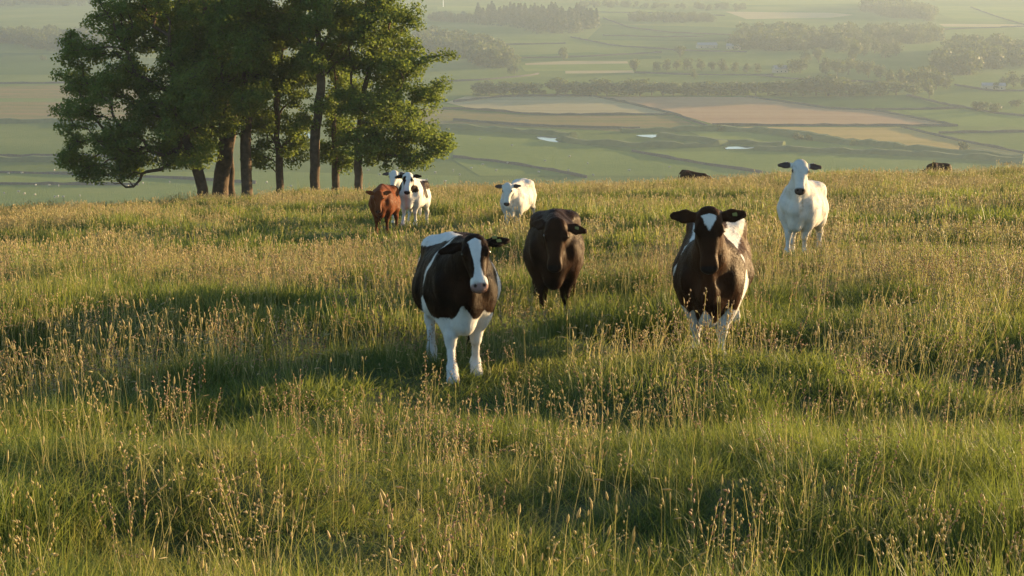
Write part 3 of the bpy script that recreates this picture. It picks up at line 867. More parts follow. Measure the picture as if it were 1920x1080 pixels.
def surface_nets(F, org, h):
    s = F < 0
    nx, ny, nz = F.shape
    c = np.zeros((nx - 1, ny - 1, nz - 1), np.int8)
    for dx in (0, 1):
        for dy in (0, 1):
            for dz in (0, 1):
                c += s[dx:nx - 1 + dx, dy:ny - 1 + dy, dz:nz - 1 + dz]
    act = np.argwhere((c > 0) & (c < 8))
    vid = -np.ones(c.shape, np.int64)
    vid[act[:, 0], act[:, 1], act[:, 2]] = np.arange(len(act))
    acc = np.zeros((len(act), 3)); cnt = np.zeros(len(act))
    corners = [(i, j, k) for i in (0, 1) for j in (0, 1) for k in (0, 1)]
    for a in corners:
        for ax in range(3):
            if a[ax]: continue
            b = list(a); b[ax] = 1
            fa = F[act[:, 0] + a[0], act[:, 1] + a[1], act[:, 2] + a[2]]
            fb = F[act[:, 0] + b[0], act[:, 1] + b[1], act[:, 2] + b[2]]
            m_ = (fa < 0) != (fb < 0)
            t = np.where(m_, fa / np.where(fa - fb == 0, 1, fa - fb), 0)
            p = np.tile(np.array(a, float), (len(act), 1)); p[:, ax] += t
            acc[m_] += p[m_]; cnt[m_] += 1
    v = (act + acc / cnt[:, None]) * h + org
    quads = []
    for ax in range(3):
        o1, o2 = [(1, 2), (2, 0), (0, 1)][ax]
        sl = [slice(None)] * 3; sl2 = [slice(None)] * 3
        sl[ax] = slice(0, -1); sl2[ax] = slice(1, None)
        A = s[tuple(sl)]; B = s[tuple(sl2)]
        e = np.argwhere(A != B)
        e = e[(e[:, o1] > 0) & (e[:, o2] > 0) & (e[:, o1] < F.shape[o1] - 1) & (e[:, o2] < F.shape[o2] - 1)]
        inside = A[e[:, 0], e[:, 1], e[:, 2]]
        def at(d1, d2):
            q = e.copy(); q[:, o1] += d1; q[:, o2] += d2
            return vid[q[:, 0], q[:, 1], q[:, 2]]
        q = np.stack([at(-1, -1), at(0, -1), at(0, 0), at(-1, 0)], -1)
        q[~inside] = q[~inside][:, ::-1]
        quads.append(q)
    return v, np.vstack(quads)

class Sdf:
    def __init__(s, lo, hi, h):
        s.h = h; s.lo = np.array(lo, float)
        n = np.ceil((np.array(hi) - s.lo) / h).astype(int) + 1
        s.ax = [s.lo[i] + h * np.arange(n[i]) for i in range(3)]
        s.F = np.full(tuple(n), 1.0, np.float32)
    def box(s, lo, hi):
        sl = []
        for i in range(3):
            a = int(np.clip(np.floor((lo[i] - s.lo[i]) / s.h), 0, len(s.ax[i]) - 1)); b = int(np.clip(np.ceil((hi[i] - s.lo[i]) / s.h) + 1, 1, len(s.ax[i])))
            sl.append(slice(a, max(b, a + 1)))
        g = np.meshgrid(s.ax[0][sl[0]], s.ax[1][sl[1]], s.ax[2][sl[2]], indexing='ij', sparse=True)
        return tuple(sl), g
    def add(s, lo, hi, fn, k, sub=False):
        m_ = k + .05
        sl, (X, Y, Z) = s.box(np.array(lo) - m_, np.array(hi) + m_)
        d = fn(X, Y, Z).astype(np.float32)
        if sub: s.F[sl] = -smin(-s.F[sl], d, k)
        else: s.F[sl] = smin(s.F[sl], d, k)
    def seg(s, a, b, ra, rb, k=.04, flat=None):
        """tapered limb; flat=(axis vector, factor) squeezes it along an axis"""
        a = np.array(a, float); b = np.array(b, float); ab = b - a; L2 = ab @ ab
        r = max(ra, rb) * 1.3
        def fn(X, Y, Z):
            px, py, pz = X - a[0], Y - a[1], Z - a[2]
            t = np.clip((px * ab[0] + py * ab[1] + pz * ab[2]) / L2, 0, 1)
            qx, qy, qz = px - t * ab[0], py - t * ab[1], pz - t * ab[2]
            if flat is not None:
                n, f = flat
                dn = qx * n[0] + qy * n[1] + qz * n[2]
                qx, qy, qz = qx + dn * n[0] * (1 / f - 1), qy + dn * n[1] * (1 / f - 1), qz + dn * n[2] * (1 / f - 1)
            return np.sqrt(qx * qx + qy * qy + qz * qz) - (ra + (rb - ra) * t)
        s.add(np.minimum(a, b) - r, np.maximum(a, b) + r, fn, k)
    def ell(s, c, rad, k=.05, rot=None, sub=False):
        c = np.array(c, float); rad = np.array(rad, float); R_ = np.eye(3) if rot is None else rot
        def fn(X, Y, Z):
            q = [(R_[0, i] * (X - c[0]) + R_[1, i] * (Y - c[1]) + R_[2, i] * (Z - c[2])) / rad[i] for i in range(3)]
            return (np.sqrt(q[0] ** 2 + q[1] ** 2 + q[2] ** 2) - 1) * rad.min()
        m_ = rad.max()
        s.add(c - m_, c + m_, fn, k, sub)
    def loft(s, org, Rm, prof, k, n=2.3, pear=0.0):
        """sections along local x: rows (x, half width, top, bottom)"""
        prof = np.array(prof, float); org = np.array(org, float)
        big = np.abs(prof[:, 1:]).max(); 
        pts = [org + Rm @ np.array([x, y, z]) for x in (prof[0, 0], prof[-1, 0]) for y in (-prof[:, 1].max(), prof[:, 1].max()) for z in (prof[:, 2].max(), prof[:, 3].min())]
        pts = np.array(pts)
        xf = np.linspace(prof[0, 0], prof[-1, 0], 200)
        def cub(col):
            # monotone-ish smooth interpolation
            y = np.interp(xf, prof[:, 0], prof[:, col]); kk = np.ones(9) / 9
            yp = np.pad(y, 4, mode='edge'); return np.convolve(yp, kk, 'valid')
        w_, t_, b_ = cub(1), cub(2), cub(3)
        def fn(X, Y, Z):
            px, py, pz = X - org[0], Y - org[1], Z - org[2]
            u_ = Rm[0, 0] * px + Rm[1, 0] * py + Rm[2, 0] * pz
            v_ = Rm[0, 1] * px + Rm[1, 1] * py + Rm[2, 1] * pz
            w = Rm[0, 2] * px + Rm[1, 2] * py + Rm[2, 2] * pz
            uc = np.clip(u_, prof[0, 0], prof[-1, 0])
            a = np.interp(uc, xf, w_); tp = np.interp(uc, xf, t_); bt = np.interp(uc, xf, b_)
            cz = (tp + bt) / 2; hh = (tp - bt) / 2
            tt = np.clip((w - cz) / hh, -1.2, 1.2)
            a = a * (1 + .12 * pear - pear * (.8 * tt + .35 * tt * tt))
            kk = (np.abs(v_ / a) ** n + np.abs((w - cz) / hh) ** n) ** (1 / n)
            d = (kk - 1) * np.minimum(a, hh)
            ex = np.abs(u_ - uc)
            return np.where(ex > 0, np.sqrt(np.maximum(d, 0) ** 2 + ex ** 2) + np.minimum(d, 0) * 0, d)
        s.add(pts.min(0), pts.max(0), fn, k)

def rot_from_axes(u_, v_):
    u_ = u_ / np.linalg.norm(u_); v_ = v_ - u_ * (u_ @ v_); v_ /= np.linalg.norm(v_)
    return np.stack([u_, v_, np.cross(u_, v_)], 1)

def coat_mat(name, dark, dark2, white, skin, rough=.5, sheen=.1, warp=.075):
    m, nt, b = new_mat(name)
    tc = N(nt, "ShaderNodeTexCoord")
    wf = N(nt, "ShaderNodeAttribute", attribute_name="white_field")
    sm = N(nt, "ShaderNodeAttribute", attribute_name="skin_mask")
    n1 = noise_node(nt, 11, 6, .7, tc.outputs["Object"], (1, 1, .5))
    n2 = noise_node(nt, 3, 3, .6, tc.outputs["Object"])
    a = N(nt, "ShaderNodeMath", operation='MULTIPLY_ADD'); L(nt, n1.outputs[0], a.inputs[0]); a.inputs[1].default_value = warp; 
    sub = N(nt, "ShaderNodeMath", operation='SUBTRACT'); L(nt, wf.outputs["Fac"], sub.inputs[0]); sub.inputs[1].default_value = warp / 2
    L(nt, sub.outputs[0], a.inputs[2])
    mr = N(nt, "ShaderNodeMapRange"); mr.inputs[1].default_value = -.006; mr.inputs[2].default_value = .006
    L(nt, a.outputs[0], mr.inputs[0])
    dk = ramp(nt, n2.outputs[0], [(.35, dark), (.65, dark2)])
    n4 = noise_node(nt, 6, 5, .7, tc.outputs["Object"])
    wh = ramp(nt, n4.outputs[0], [(.30, (white[0] * .62, white[1] * .55, white[2] * .45)), (.42, tuple(c * .88 for c in white)), (.62, white)])
    c1 = mixc(nt, mr.outputs[0], dk.outputs[0], wh.outputs[0])
    dkm = N(nt, "ShaderNodeAttribute", attribute_name="dark_mask")
    c2 = mixc(nt, dkm.outputs["Fac"], mixc(nt, sm.outputs["Fac"], c1, skin), (.01, .007, .006))
    L(nt, c2, b.inputs["Base Color"])
    b.inputs["Roughness"].default_value = rough
    b.inputs["Specular IOR Level"].default_value = .045
    b.inputs["Specular Tint"].default_value = (1, .66, .36, 1)
    b.inputs["Sheen Weight"].default_value = sheen
    b.inputs["Sheen Roughness"].default_value = .4
    b.inputs["Sheen Tint"].default_value = (1, .58, .28, 1)
    hair = noise_node(nt, 60, 3, .7, tc.outputs["Object"], (1, 1, .25))
    lump = noise_node(nt, 7, 3, .6, tc.outputs["Object"], (1.3, 1, .5))
    ad = N(nt, "ShaderNodeMath", operation='MULTIPLY_ADD'); L(nt, lump.outputs[0], ad.inputs[0]); ad.inputs[1].default_value = 4.0; L(nt, hair.outputs[0], ad.inputs[2])
    bp = N(nt, "ShaderNodeBump"); bp.inputs["Strength"].default_value = .5; bp.inputs["Distance"].default_value = .008
    L(nt, ad.outputs[0], bp.inputs["Height"]); L(nt, bp.outputs[0], b.inputs["Normal"])
    return m

m, nt, b = new_mat('eye'); b.inputs["Base Color"].default_value = (.012, .009, .007, 1); b.inputs["Roughness"].default_value = .12; b.inputs["Specular IOR Level"].default_value = .6; M['eye'] = m
m, nt, b = new_mat('ear_tag'); b.inputs["Base Color"].default_value = (.22, .21, .06, 1); b.inputs["Roughness"].default_value = .45; M['ear_tag'] = m

def uv_sphere(c, r, n=10):
    c = np.asarray(c); an = np.linspace(0, np.pi, n)
    pts = np.array([[0, 0, math.cos(a)] for a in an]) * r + c
    return tube(pts, np.maximum(r * np.sin(an), 1e-4), 12)

def cow(name, px, py, d, yaw, mat, field_fn, skin_fn, label, scale=1.0, belly=1.0, poll=(1.0, 0, 1.43), pitch=62, hyaw=0, hroll=0,
        steps=(0.10, -.08, .1, -.08), vox=.0135, tags=(), ear_droop=(.05, .05), ear_back=.25, graze=False, head=1.0):
    # front feet at the given ground point
    yw = R(yaw)
    fx, fy = math.cos(yw), math.sin(yw)
    pf = P(px, py, d)
    c = np.array([pf[0] - fx * .45 * scale, pf[1] - fy * .45 * scale])
    zf = hz(c[0] + fx * .45 * scale, c[1] + fy * .45 * scale); zr = hz(c[0] - fx * .6 * scale, c[1] - fy * .6 * scale)
    zc = zr + (zf - zr) * .6 / 1.05
    tilt = math.atan2(zf - zr, 1.05 * scale)
    e = empty(name, (c[0], c[1], zc))
    e.rotation_euler = (Matrix.Rotation(yw, 4, 'Z') @ Matrix.Rotation(-tilt, 4, 'Y')).to_euler()
    e.scale = (scale,) * 3
    S = Sdf((-1.15, -.62, -.02), (1.85, .62, 1.95), vox)
    B = belly
    S.loft((0, 0, 0), np.eye(3), [
        (-.86, .03, 1.14, 1.06), (-.84, .10, 1.20, .94), (-.78, .19, 1.26, .80), (-.66, .26, 1.315, .70), (-.50, .30, 1.345, .65),
        (-.30, .335 * B, 1.325, .56), (-.05, .375 * B, 1.305, .505), (.18, .365 * B, 1.30, .50), (.36, .32 * (B + 1) / 2, 1.325, .53), (.50, .285, 1.34, .56),
        (.62, .25, 1.30, .62), (.74, .19, 1.22, .66), (.82, .12, 1.10, .72), (.87, .04, .98, .84)], .02, 2.25, .26)
    pl = np.array(poll, float)
    ph, hy = R(pitch), R(hyaw)
    u_ = np.array([math.cos(ph) * math.cos(hy), math.cos(ph) * math.sin(hy), -math.sin(ph)])
    lat = np.array([-math.sin(hy), math.cos(hy), 0.0])
    lat = lat * math.cos(R(hroll)) + np.cross(u_, lat) * math.sin(R(hroll))
    H = rot_from_axes(u_, lat)          # columns: along the face, to the animal's left, out of the face
    nf = (np.array([0, 1., 0]), .62)
    hb = pl + H @ np.array([.06, 0, -.09]) * head
    a0 = np.array([.45, 0, 1.04]); am = (np.array([.72, 0, 1.12]) * .5 + (hb * .45 + a0 * .55) * .5)
    S.seg(a0, am, .30, .235, .10, nf); S.seg(am, hb, .235, .135, .08, (np.array([0, 1., 0]), .8))
    thr = pl + H @ np.array([.16, 0, -.17]) * head
    S.seg(thr, (.80, 0, .86), .07, .12, .09, (np.array([0, 1., 0]), .6)); S.seg((.78, 0, .84), (.66, 0, .58), .13, .14, .09, (np.array([0, 1., 0]), .85))
    for sd in (-1, 1):
        S.ell((.46, .20 * sd, .90), (.20, .13, .34), .10)
        S.ell((-.60, .20 * sd, .92), (.24, .135, .34), .10)
        S.ell((-.48, .195 * sd, 1.235), (.12, .075, .06), .13)
        S.ell((-.26, .40 * sd * (B + 1) / 2, 1.12), (.13, .07, .12), .10, sub=True)
        S.ell((.20, .40 * sd * (B + 1) / 2, .95), (.09, .05, .30), .10, sub=True)
        S.ell((.66, .21 * sd, .92), (.09, .075, .10), .07)
    S.ell((-.36, 0, .60), (.2, .14, .1), .08)
    S.seg((-.8, 0, 1.27), (.45, 0, 1.315), .04, .06, .12)
    # legs
    for i, sd in enumerate((-1, 1)):
        s0 = steps[i]
        yb = .135 * sd
        kx = .47 + s0 * .75; fx2 = .455 + s0 * 1.5
        S.seg((.44, .19 * sd, .84), (kx, yb, .43), .145, .06, .09); S.seg((kx + .012, yb, .43), (kx + .008, yb, .37), .066, .058, .02)
        S.seg((kx - .005, yb, .36), (fx2 - .02, yb, .13), .042, .037, .03); S.seg((fx2 - .02, yb, .13), (fx2 + .03, yb, .07), .055, .052, .03)
        S.seg((fx2 + .035, yb, .05), (fx2 + .055, yb, .02), .056, .066, .02)
        s0 = steps[2 + i]
        hx_ = -.74 + s0 * .8; fx2 = -.70 + s0 * 1.5
        S.seg((-.60, .20 * sd, .88), (-.46 + s0 * .4, .215 * sd, .68), .17, .125, .10)
        S.seg((-.48 + s0 * .4, .21 * sd, .70), (hx_, .22 * sd, .47), .125, .062, .09); S.seg((hx_, .225 * sd, .49), (hx_ + .01, .225 * sd, .42), .066, .058, .03)
        S.seg((hx_ + .01, .225 * sd, .42), (fx2, .225 * sd, .14), .045, .04, .03); S.seg((fx2, .225 * sd, .14), (fx2 + .05, .225 * sd, .07), .054, .052, .03)
        S.seg((fx2 + .055, .225 * sd, .05), (fx2 + .075, .225 * sd, .02), .056, .066, .02)
    # tail
    S.seg((-.8, 0, 1.27), (-.92, 0, 1.08), .045, .03, .04); S.seg((-.92, 0, 1.08), (-.93, .02, .62), .028, .022, .02); S.seg((-.93, .02, .62), (-.92, .03, .38), .04, .025, .02)
    # head
    hp = np.array([(-.07, .05, .02, -.06), (-.04, .10, .05, -.10), (.02, .126, .072, -.13), (.10, .138, .084, -.16), (.18, .134, .084, -.185), (.26, .115, .074, -.185), (.34, .095, .064, -.155),
                   (.42, .082, .056, -.125), (.49, .092, .052, -.115), (.54, .092, .044, -.11), (.575, .078, .028, -.095), (.595, .03, .0, -.06)]) * head
    S.loft(pl, H, hp, .04, 2.4)
    loc = lambda *a: pl + H @ np.array(a) * head
    for sd in (-1, 1):
        S.ell(loc(.165, .117 * sd, .035), np.array([.055, .03, .035]) * head, .03, H)                    # brow
        S.ell(loc(.548, .045 * sd, .035), np.array([.022, .016, .02]) * head, .015, H, sub=True)      # nostril
        dr = ear_droop[0 if sd < 0 else 1]
        eb = ear_back if not isinstance(ear_back, tuple) else ear_back[0 if sd < 0 else 1]
        ed = np.array([dr * 1.0, sd * 1.0, -eb]); ed /= np.linalg.norm(ed)
        ed = H @ ed
        er = rot_from_axes(ed, H @ np.array([1.0, 0, .15]))
        ec = loc(.03, .112 * sd, -.03) + ed * .135 * head
        nn = er[:, 2] if (er[:, 2] @ (H @ np.array([0, 0, 1.]))) > 0 else -er[:, 2]
        fl = (nn, .34)
        e0 = ec - ed * .12 * head; e1 = ec - ed * .01 * head; e2 = ec + ed * .115 * head
        S.seg(e0, e1, .05 * head, .076 * head, .02, fl); S.seg(e1, e2 - ed * .015 * head, .076 * head, .046 * head, .01, fl)
        S.ell(ec + ed * .005 + nn * .03 * head, np.array([.092, .048, .024]) * head, .012, er, sub=True)
    v, q = surface_nets(S.F, S.lo, S.h)
    # light relaxing
    ed_ = np.vstack([q[:, [0, 1]], q[:, [1, 2]], q[:, [2, 3]], q[:, [3, 0]]])
    cnt = np.bincount(ed_[:, 0], minlength=len(v))[:, None] + np.bincount(ed_[:, 1], minlength=len(v))[:, None]
    for f in (.5, .5, .35):
        av = np.zeros_like(v)
        for k in range(3):
            av[:, k] = np.bincount(ed_[:, 0], v[ed_[:, 1], k], len(v)) + np.bincount(ed_[:, 1], v[ed_[:, 0], k], len(v))
        v = v + f * (av / np.maximum(cnt, 1) - v)
    o = mesh_obj('body', v, q, mat, e, smooth=True)
    hv = (v - pl) @ H / head           # head coordinates of every vertex
    onhead = (hv[:, 0] > -.08) & (np.abs(hv[:, 1]) < .42) & (hv[:, 2] > -.22) & (hv[:, 0] < .65)
    wf = field_fn(v, hv, onhead)
    sk = skin_fn(v, hv, onhead)
    nd = np.minimum(np.linalg.norm(hv - np.array([.55, .047, .03]), axis=1), np.linalg.norm(hv - np.array([.55, -.047, .03]), axis=1))
    dk = np.maximum(1 - sstep(.014, .026, nd), (1 - sstep(.004, .012, np.abs(hv[:, 2] + .052 - .25 * np.abs(hv[:, 1])))) * (hv[:, 0] > .46) * (hv[:, 0] < .62) * .8) * onhead
    for nm, arr in (("white_field", wf), ("skin_mask", sk), ("dark_mask", dk)):
        at = o.data.attributes.new(nm, 'FLOAT', 'POINT'); at.data.foreach_set("value", np.asarray(arr, dtype=np.float32))
    # muscle and hide unevenness, faint ribs
    nrm = np.zeros(len(v) * 3, np.float32); o.data.vertices.foreach_get("normal", nrm); nrm = nrm.reshape(-1, 3)
    sg = np.where(v[:, 1] > 0, 1, 2)
    un_ = np.where(sg == 1, vnoise(v[:, 0] + .3 * v[:, 2], v[:, 2], .17, 71), vnoise(v[:, 0] + .3 * v[:, 2], v[:, 2], .17, 83)) - .5
    u2_ = np.where(sg == 1, vnoise(v[:, 0], v[:, 2] + .4 * v[:, 0], .075, 75), vnoise(v[:, 0], v[:, 2] + .4 * v[:, 0], .075, 87)) - .5
    wgt = sstep(.02, .12, np.abs(v[:, 1])) * sstep(.35, .6, v[:, 2]) * ~onhead
    rib = np.sin((v[:, 0] + .25 * v[:, 2]) * 52) * sstep(-.38, -.2, v[:, 0]) * (1 - sstep(.12, .3, v[:, 0])) * sstep(.6, .8, v[:, 2]) * (1 - sstep(1.12, 1.25, v[:, 2]))
    v = v + nrm * (wgt * (.030 * un_ + .010 * u2_ + .0035 * rib))[:, None]
    o.data.vertices.foreach_set("co", v.astype(np.float32).ravel()); o.data.update()
    nrm = np.zeros(len(v) * 3, np.float32); o.data.vertices.foreach_get("normal", nrm); nrm = nrm.reshape(-1, 3)
    hr = np.random.RandomState(len(v))
    nh = 90000 if d < 25 else (40000 if d < 35 else 16000)
    wd = (.004 if d < 25 else .006) if d < 35 else .010
    fi = hr.randint(len(q), size=nh); a_, b_ = hr.rand(nh, 1), hr.rand(nh, 1)
    bil = lambda arr: (arr[q[fi, 0]] * (1 - a_) * (1 - b_) + arr[q[fi, 1]] * a_ * (1 - b_) + arr[q[fi, 2]] * a_ * b_ + arr[q[fi, 3]] * (1 - a_) * b_)
    rp, rn = bil(v), bil(nrm)
    isH = oh_ = bil(onhead.astype(float)[:, None])[:, 0] > .5
    flow = np.tile(np.array([-.55, 0, -.8]), (nh, 1)); flow[isH] = u_
    flow = flow + hr.normal(size=(nh, 3)) * .18
    flow -= rn * (flow * rn).sum(1)[:, None]; flow /= np.linalg.norm(flow, axis=1)[:, None] + 1e-6
    ln = hr.uniform(.014, .03, size=(nh, 1)) * np.where(isH, .6, 1)[:, None] * (1 if d < 35 else 1.3)
    sdv = np.cross(rn, flow) * wd / 2
    tip = rp + (flow * .93 + rn * hr.uniform(.1, .36, size=(nh, 1))) * ln
    hv3 = np.stack([rp - sdv - rn * .002, rp + sdv - rn * .002, tip], 1).reshape(-1, 3)
    ho = mesh_obj('hair', hv3, np.arange(nh * 3).reshape(-1, 3), mat, e)
    for nm, arr in (("white_field", wf), ("skin_mask", sk), ("dark_mask", dk)):
        at = ho.data.attributes.new(nm, 'FLOAT', 'POINT'); at.data.foreach_set("value", np.repeat(bil(np.asarray(arr, float)[:, None])[:, 0], 3).astype(np.float32))
    for sd in (-1, 1):
        sv_, sq_ = uv_sphere(loc(.175, .127 * sd, .028), .027 * head)
        mesh_obj('eye', sv_, sq_, M['eye'], e, smooth=True)
    for sd, along, across in tags:
        dr = ear_droop[0 if sd < 0 else 1]
        eb = ear_back if not isinstance(ear_back, tuple) else ear_back[0 if sd < 0 else 1]
        edv = np.array([dr, sd, -eb]); edv /= np.linalg.norm(edv); edv = H @ edv
        er = rot_from_axes(edv, H @ np.array([1.0, 0, .15]))
        nn = er[:, 2] if (er[:, 2] @ (H @ np.array([0, 0, 1.]))) > 0 else -er[:, 2]
        ec = loc(.03, .112 * sd, -.03) + edv * along + er[:, 1] * across + nn * .026
        tv = []
        for z_ in (0, .006):
            for a_, b_ in ((-.022, -.014), (.022, -.020), (.026, 0), (.022, .020), (-.022, .014)):
                tv.append(ec + edv * a_ + er[:, 1] * b_ + nn * z_)
        mesh_obj('ear_tag', tv, [(0, 1, 2, 3, 4), (9, 8, 7, 6, 5)] + [(i, i + 5, (i + 1) % 5 + 5, (i + 1) % 5) for i in range(5)], M['ear_tag'], e)
    tag(e, label, 'cow', 'young cattle grazing on the hill')
    COWS.append((c[0], c[1], scale, yw))
    return e
COWS = []

# signed pattern helpers: positive inside
def pe(v, c, r):
    q = np.sqrt((((v - np.array(c)) / np.array(r)) ** 2).sum(1)); return (1 - q) * min(r)
def band(x, c, w): return w - np.abs(x - c)
def un(*a): return np.maximum.reduce(a)
def it(*a): return np.minimum.reduce(a)

def skin_muzzle(v, hv, oh):
    m_ = oh & (hv[:, 0] > .515)
    s = np.where(m_, sstep(.515, .54, hv[:, 0]), 0)
    hoof = v[:, 2] < .06
    return s

def eye_ring(hv):
    d = np.minimum(np.linalg.norm(hv - np.array([.18, .132, .026]), axis=1), np.linalg.norm(hv - np.array([.18, -.132, .026]), axis=1))
    return 1 - sstep(.030, .046, d)

def pat_left(v, hv, oh):
    x, y, z = v.T
    stripe_r = it(band(x, .31 + .22 * (z - .9) + .03 * np.sin(8 * z) + .012 * np.sin(23 * z), .055 + .02 * np.sin(11 * z + 1) + .17 * np.clip(.98 - z, 0, .5)), -y + .02)
    top = it(z - 1.24 - .25 * np.maximum(x + .3, 0), .34 - x)
    rump = un(it(-.62 - x + .35 * (z - 1.0), .28 - y), pe(v, (-.75, 0, 1.2), (.2, .2, .2)))
    legs_f = it(np.interp(y, [-.4, -.3, -.24, -.18, -.12, -.05, .0, .06, .12, .18, .25, .4], [.62, .55, .44, .47, .60, .76, .72, .64, .58, .70, .66, .6]) - z, x - .22)
    brisk = np.full_like(x, -1)
    belly = .62 - z
    hind_r = it(.70 - z, -y - .02, -.2 - x)
    hind_l = np.full_like(x, -1)
    str_l = it(band(x, .10 + .15 * (z - 1), .06), y - .02, z - .6)
    body = un(stripe_r, top, rump, legs_f, brisk, it(belly, .25 - np.maximum(y, 0), .0 + y * 0 + .2), hind_r, hind_l, str_l)
    body = np.where((y > .02) & (x < -.35), -.1, body)
    hw = np.interp(hv[:, 0], [-.1, 0.0, .05, .14, .25, .36, .44, .50, .6], [-.05, -.02, .07, .062, .04, .030, .045, .085, .12])
    blz = it(hw - np.abs(hv[:, 1] - .0), hv[:, 2] + .02 + .3 * np.maximum(hv[:, 0] - .42, 0))
    chin = it(hv[:, 0] - .46, .12 - np.abs(hv[:, 1]))
    return np.where(oh & (x > .75), un(blz, chin), body)

def pat_right(v, hv, oh):
    x, y, z = v.T
    legs = it(np.interp(y, [-.4, -.27, -.2, -.15, -.1, -.03, .02, .06, .13, .2, .27, .4], [.58, .62, .55, .60, .50, .68, .62, .49, .54, .66, .6, .56]) - z, .9 - x)
    sp_r = it(band(x, .12 + .55 * (z - .95), .035), -y, z - .8)
    back = un(it(z - 1.17, .26 - x, band(y, .20, .085)), it(z - 1.2, .34 - x, band(y, -.16, .06)))
    fl_l = un(it(pe(v, (.32, .36, .70), (.24, .26, .26)), y), pe(v, (.30, .30, 1.08), (.06, .12, .05)), it(band(x, -.35, .05), y, z - .6, 1.0 - z))
    fl_r = pe(v, (-.25, -.34, .62), (.22, .2, .2))
    body = un(legs, sp_r, back, fl_l, fl_r, it(.66 - z, .3 - x))
    tw = np.interp(hv[:, 0], [-.1, .0, .03, .06, .19, .21, .6], [-.1, -.06, .075, .07, .004, -.03, -.2])
    tri = it(tw - np.abs(hv[:, 1]), hv[:, 2])
    chin = it(hv[:, 0] - .44, .055 - np.abs(hv[:, 1] - .01), -.06 - hv[:, 2])
    return np.where(oh & (x > .75), un(tri, chin), body)

def pat_far(v, hv, oh):
    x, y, z = v.T
    body = np.full_like(x, .2)
    for c, r in (((.52, -.24, 1.0), (.24, .24, .3)), ((.72, .12, 1.0), (.2, .16, .13)), ((-.05, .3, 1.05), (.25, .25, .28)), ((-.35, .3, 1.2), (.35, .22, .13)), ((-.3, -.3, 1.0), (.25, .2, .3)), ((.3, .3, .98), (.1, .15, .2))):
        body = np.minimum(body, -pe(v, c, r))
    eyes = np.minimum(.05 - 0 * x, -un(pe(hv, (.2, -.105, 0), (.14, .055, .12)), pe(hv, (.2, .115, 0), (.09, .04, .08))))
    ears = .14 - np.abs(hv[:, 1])
    return np.where(oh & (x > .75), np.minimum(eyes, ears), body)

all_dark = lambda v, hv, oh: np.full(len(v), -1.0)
all_white = lambda v, hv, oh: np.full(len(v), 1.0)
def skin_white(v, hv, oh):
    s = np.where(oh & (hv[:, 0] > .50) & (hv[:, 2] > -.075), sstep(.50, .53, hv[:, 0]), 0)
    ear = oh & (np.abs(hv[:, 1]) > .165) & (np.abs(hv[:, 0] - .035) < .075)
    return np.maximum.reduce([s, np.where(ear, 1, 0), np.where(v[:, 2] < .06, .9, 0), eye_ring(hv)])

BLACK = ((.005, .0032, .0026), (.024, .0105, .0055))
MB = coat_mat('coat_black_white', *BLACK, (.66, .64, .60), (.30, .19, .17), .46, .025)
MR = coat_mat('coat_brown_white', (.018, .0078, .0042), (.055, .0215, .0095), (.66, .64, .60), (.02, .015, .014), .46, .025)
MD = coat_mat('coat_dark_brown', (.013, .006, .0038), (.040, .0165, .008), (.7, .7, .7), (.018, .012, .011), .46, .025)
MRED = coat_mat('coat_red', (.10, .027, .009), (.16, .044, .014), (.7, .7, .7), (.10, .045, .03), .5, .05)
MW = coat_mat('coat_cream', (.6, .58, .52), (.6, .58, .52), (.64, .61, .55), (.095, .066, .054), .6, .1)
MDD = coat_mat('coat_far_brown', (.04, .017, .009), (.07, .03, .015), (.7, .7, .7), (.03, .02, .015), .5, .02)
MF = coat_mat('coat_white_black', *BLACK, (.66, .64, .60), (.03, .022, .02), .45, .03, .16)

cow('cow', 869, 722, 15.1, -82, MB, pat_left, skin_muzzle, 'black and white cow with a long white blaze, nearest in the meadow', 1.0, 1.14,
    poll=(.96, 0.075, 1.40), pitch=54, hyaw=2, hroll=6, head=.93, steps=(.17, -.06, .10, -.10), tags=((1, .13, .012), (1, .10, -.035)), ear_droop=(.08, -.2), vox=.0125)
cow('cow', 1328, 672, 17.3, -100, MR, pat_right, skin_muzzle, 'brown black and white cow with a white forehead triangle and raised head', 1.1, 1.05,
    poll=(.93, -.01, 1.68), pitch=66, hyaw=8, hroll=2, steps=(-.03, .12, .08, -.08), tags=((1, .14, .0),), ear_droop=(-.12, -.16), vox=.0125)
cow('cow', 1038, 588, 20.3, -92, MD, all_dark, skin_muzzle, 'plain dark brown cow with its head lowered behind the front two', 1.09, .84,
    poll=(1.04, .03, 1.27), pitch=70, hyaw=-4, hroll=-9, steps=(.05, -.06, .1, -.08), tags=((1, .13, .0),), ear_droop=(-.5, .12), ear_back=(1.3, .25), vox=.014)
cow('cow', 1490, 506, 28.4, -109, MW, all_white, skin_white, 'white cow with dark ears and a high raised head on the right', 1.06, 1.02,
    poll=(.93, .05, 1.63), pitch=60, hyaw=14, steps=(.05, -.06, .08, -.05), ear_droop=(-.1, -.1), vox=.016)
cow('cow', 962, 443, 39.4, -107, MW, all_white, skin_white, 'white cow with dark ears walking in the middle distance', .9, 1.04,
    poll=(1.0, .02, 1.46), pitch=64, hyaw=10, steps=(.12, -.08, .1, -.1), ear_droop=(-.02, -.15), vox=.02)
cow('cow', 716, 456, 39.6, -94, MRED, all_dark, skin_muzzle, 'rust red cow with lowered head near the tree clump', .92, .9,
    poll=(1.06, 0, 1.17), pitch=70, hyaw=8, steps=(.08, -.08, .1, -.12), ear_droop=(-.35, -.35), vox=.02)
cow('cow', 768, 446, 41.2, -98, MF, pat_far, skin_muzzle, 'white cow with black patches walking beside the red cow', .96, .96,
    poll=(1.0, .03, 1.38), pitch=66, hyaw=8, steps=(.14, -.1, .12, -.14), ear_droop=(.1, -.15), vox=.02)
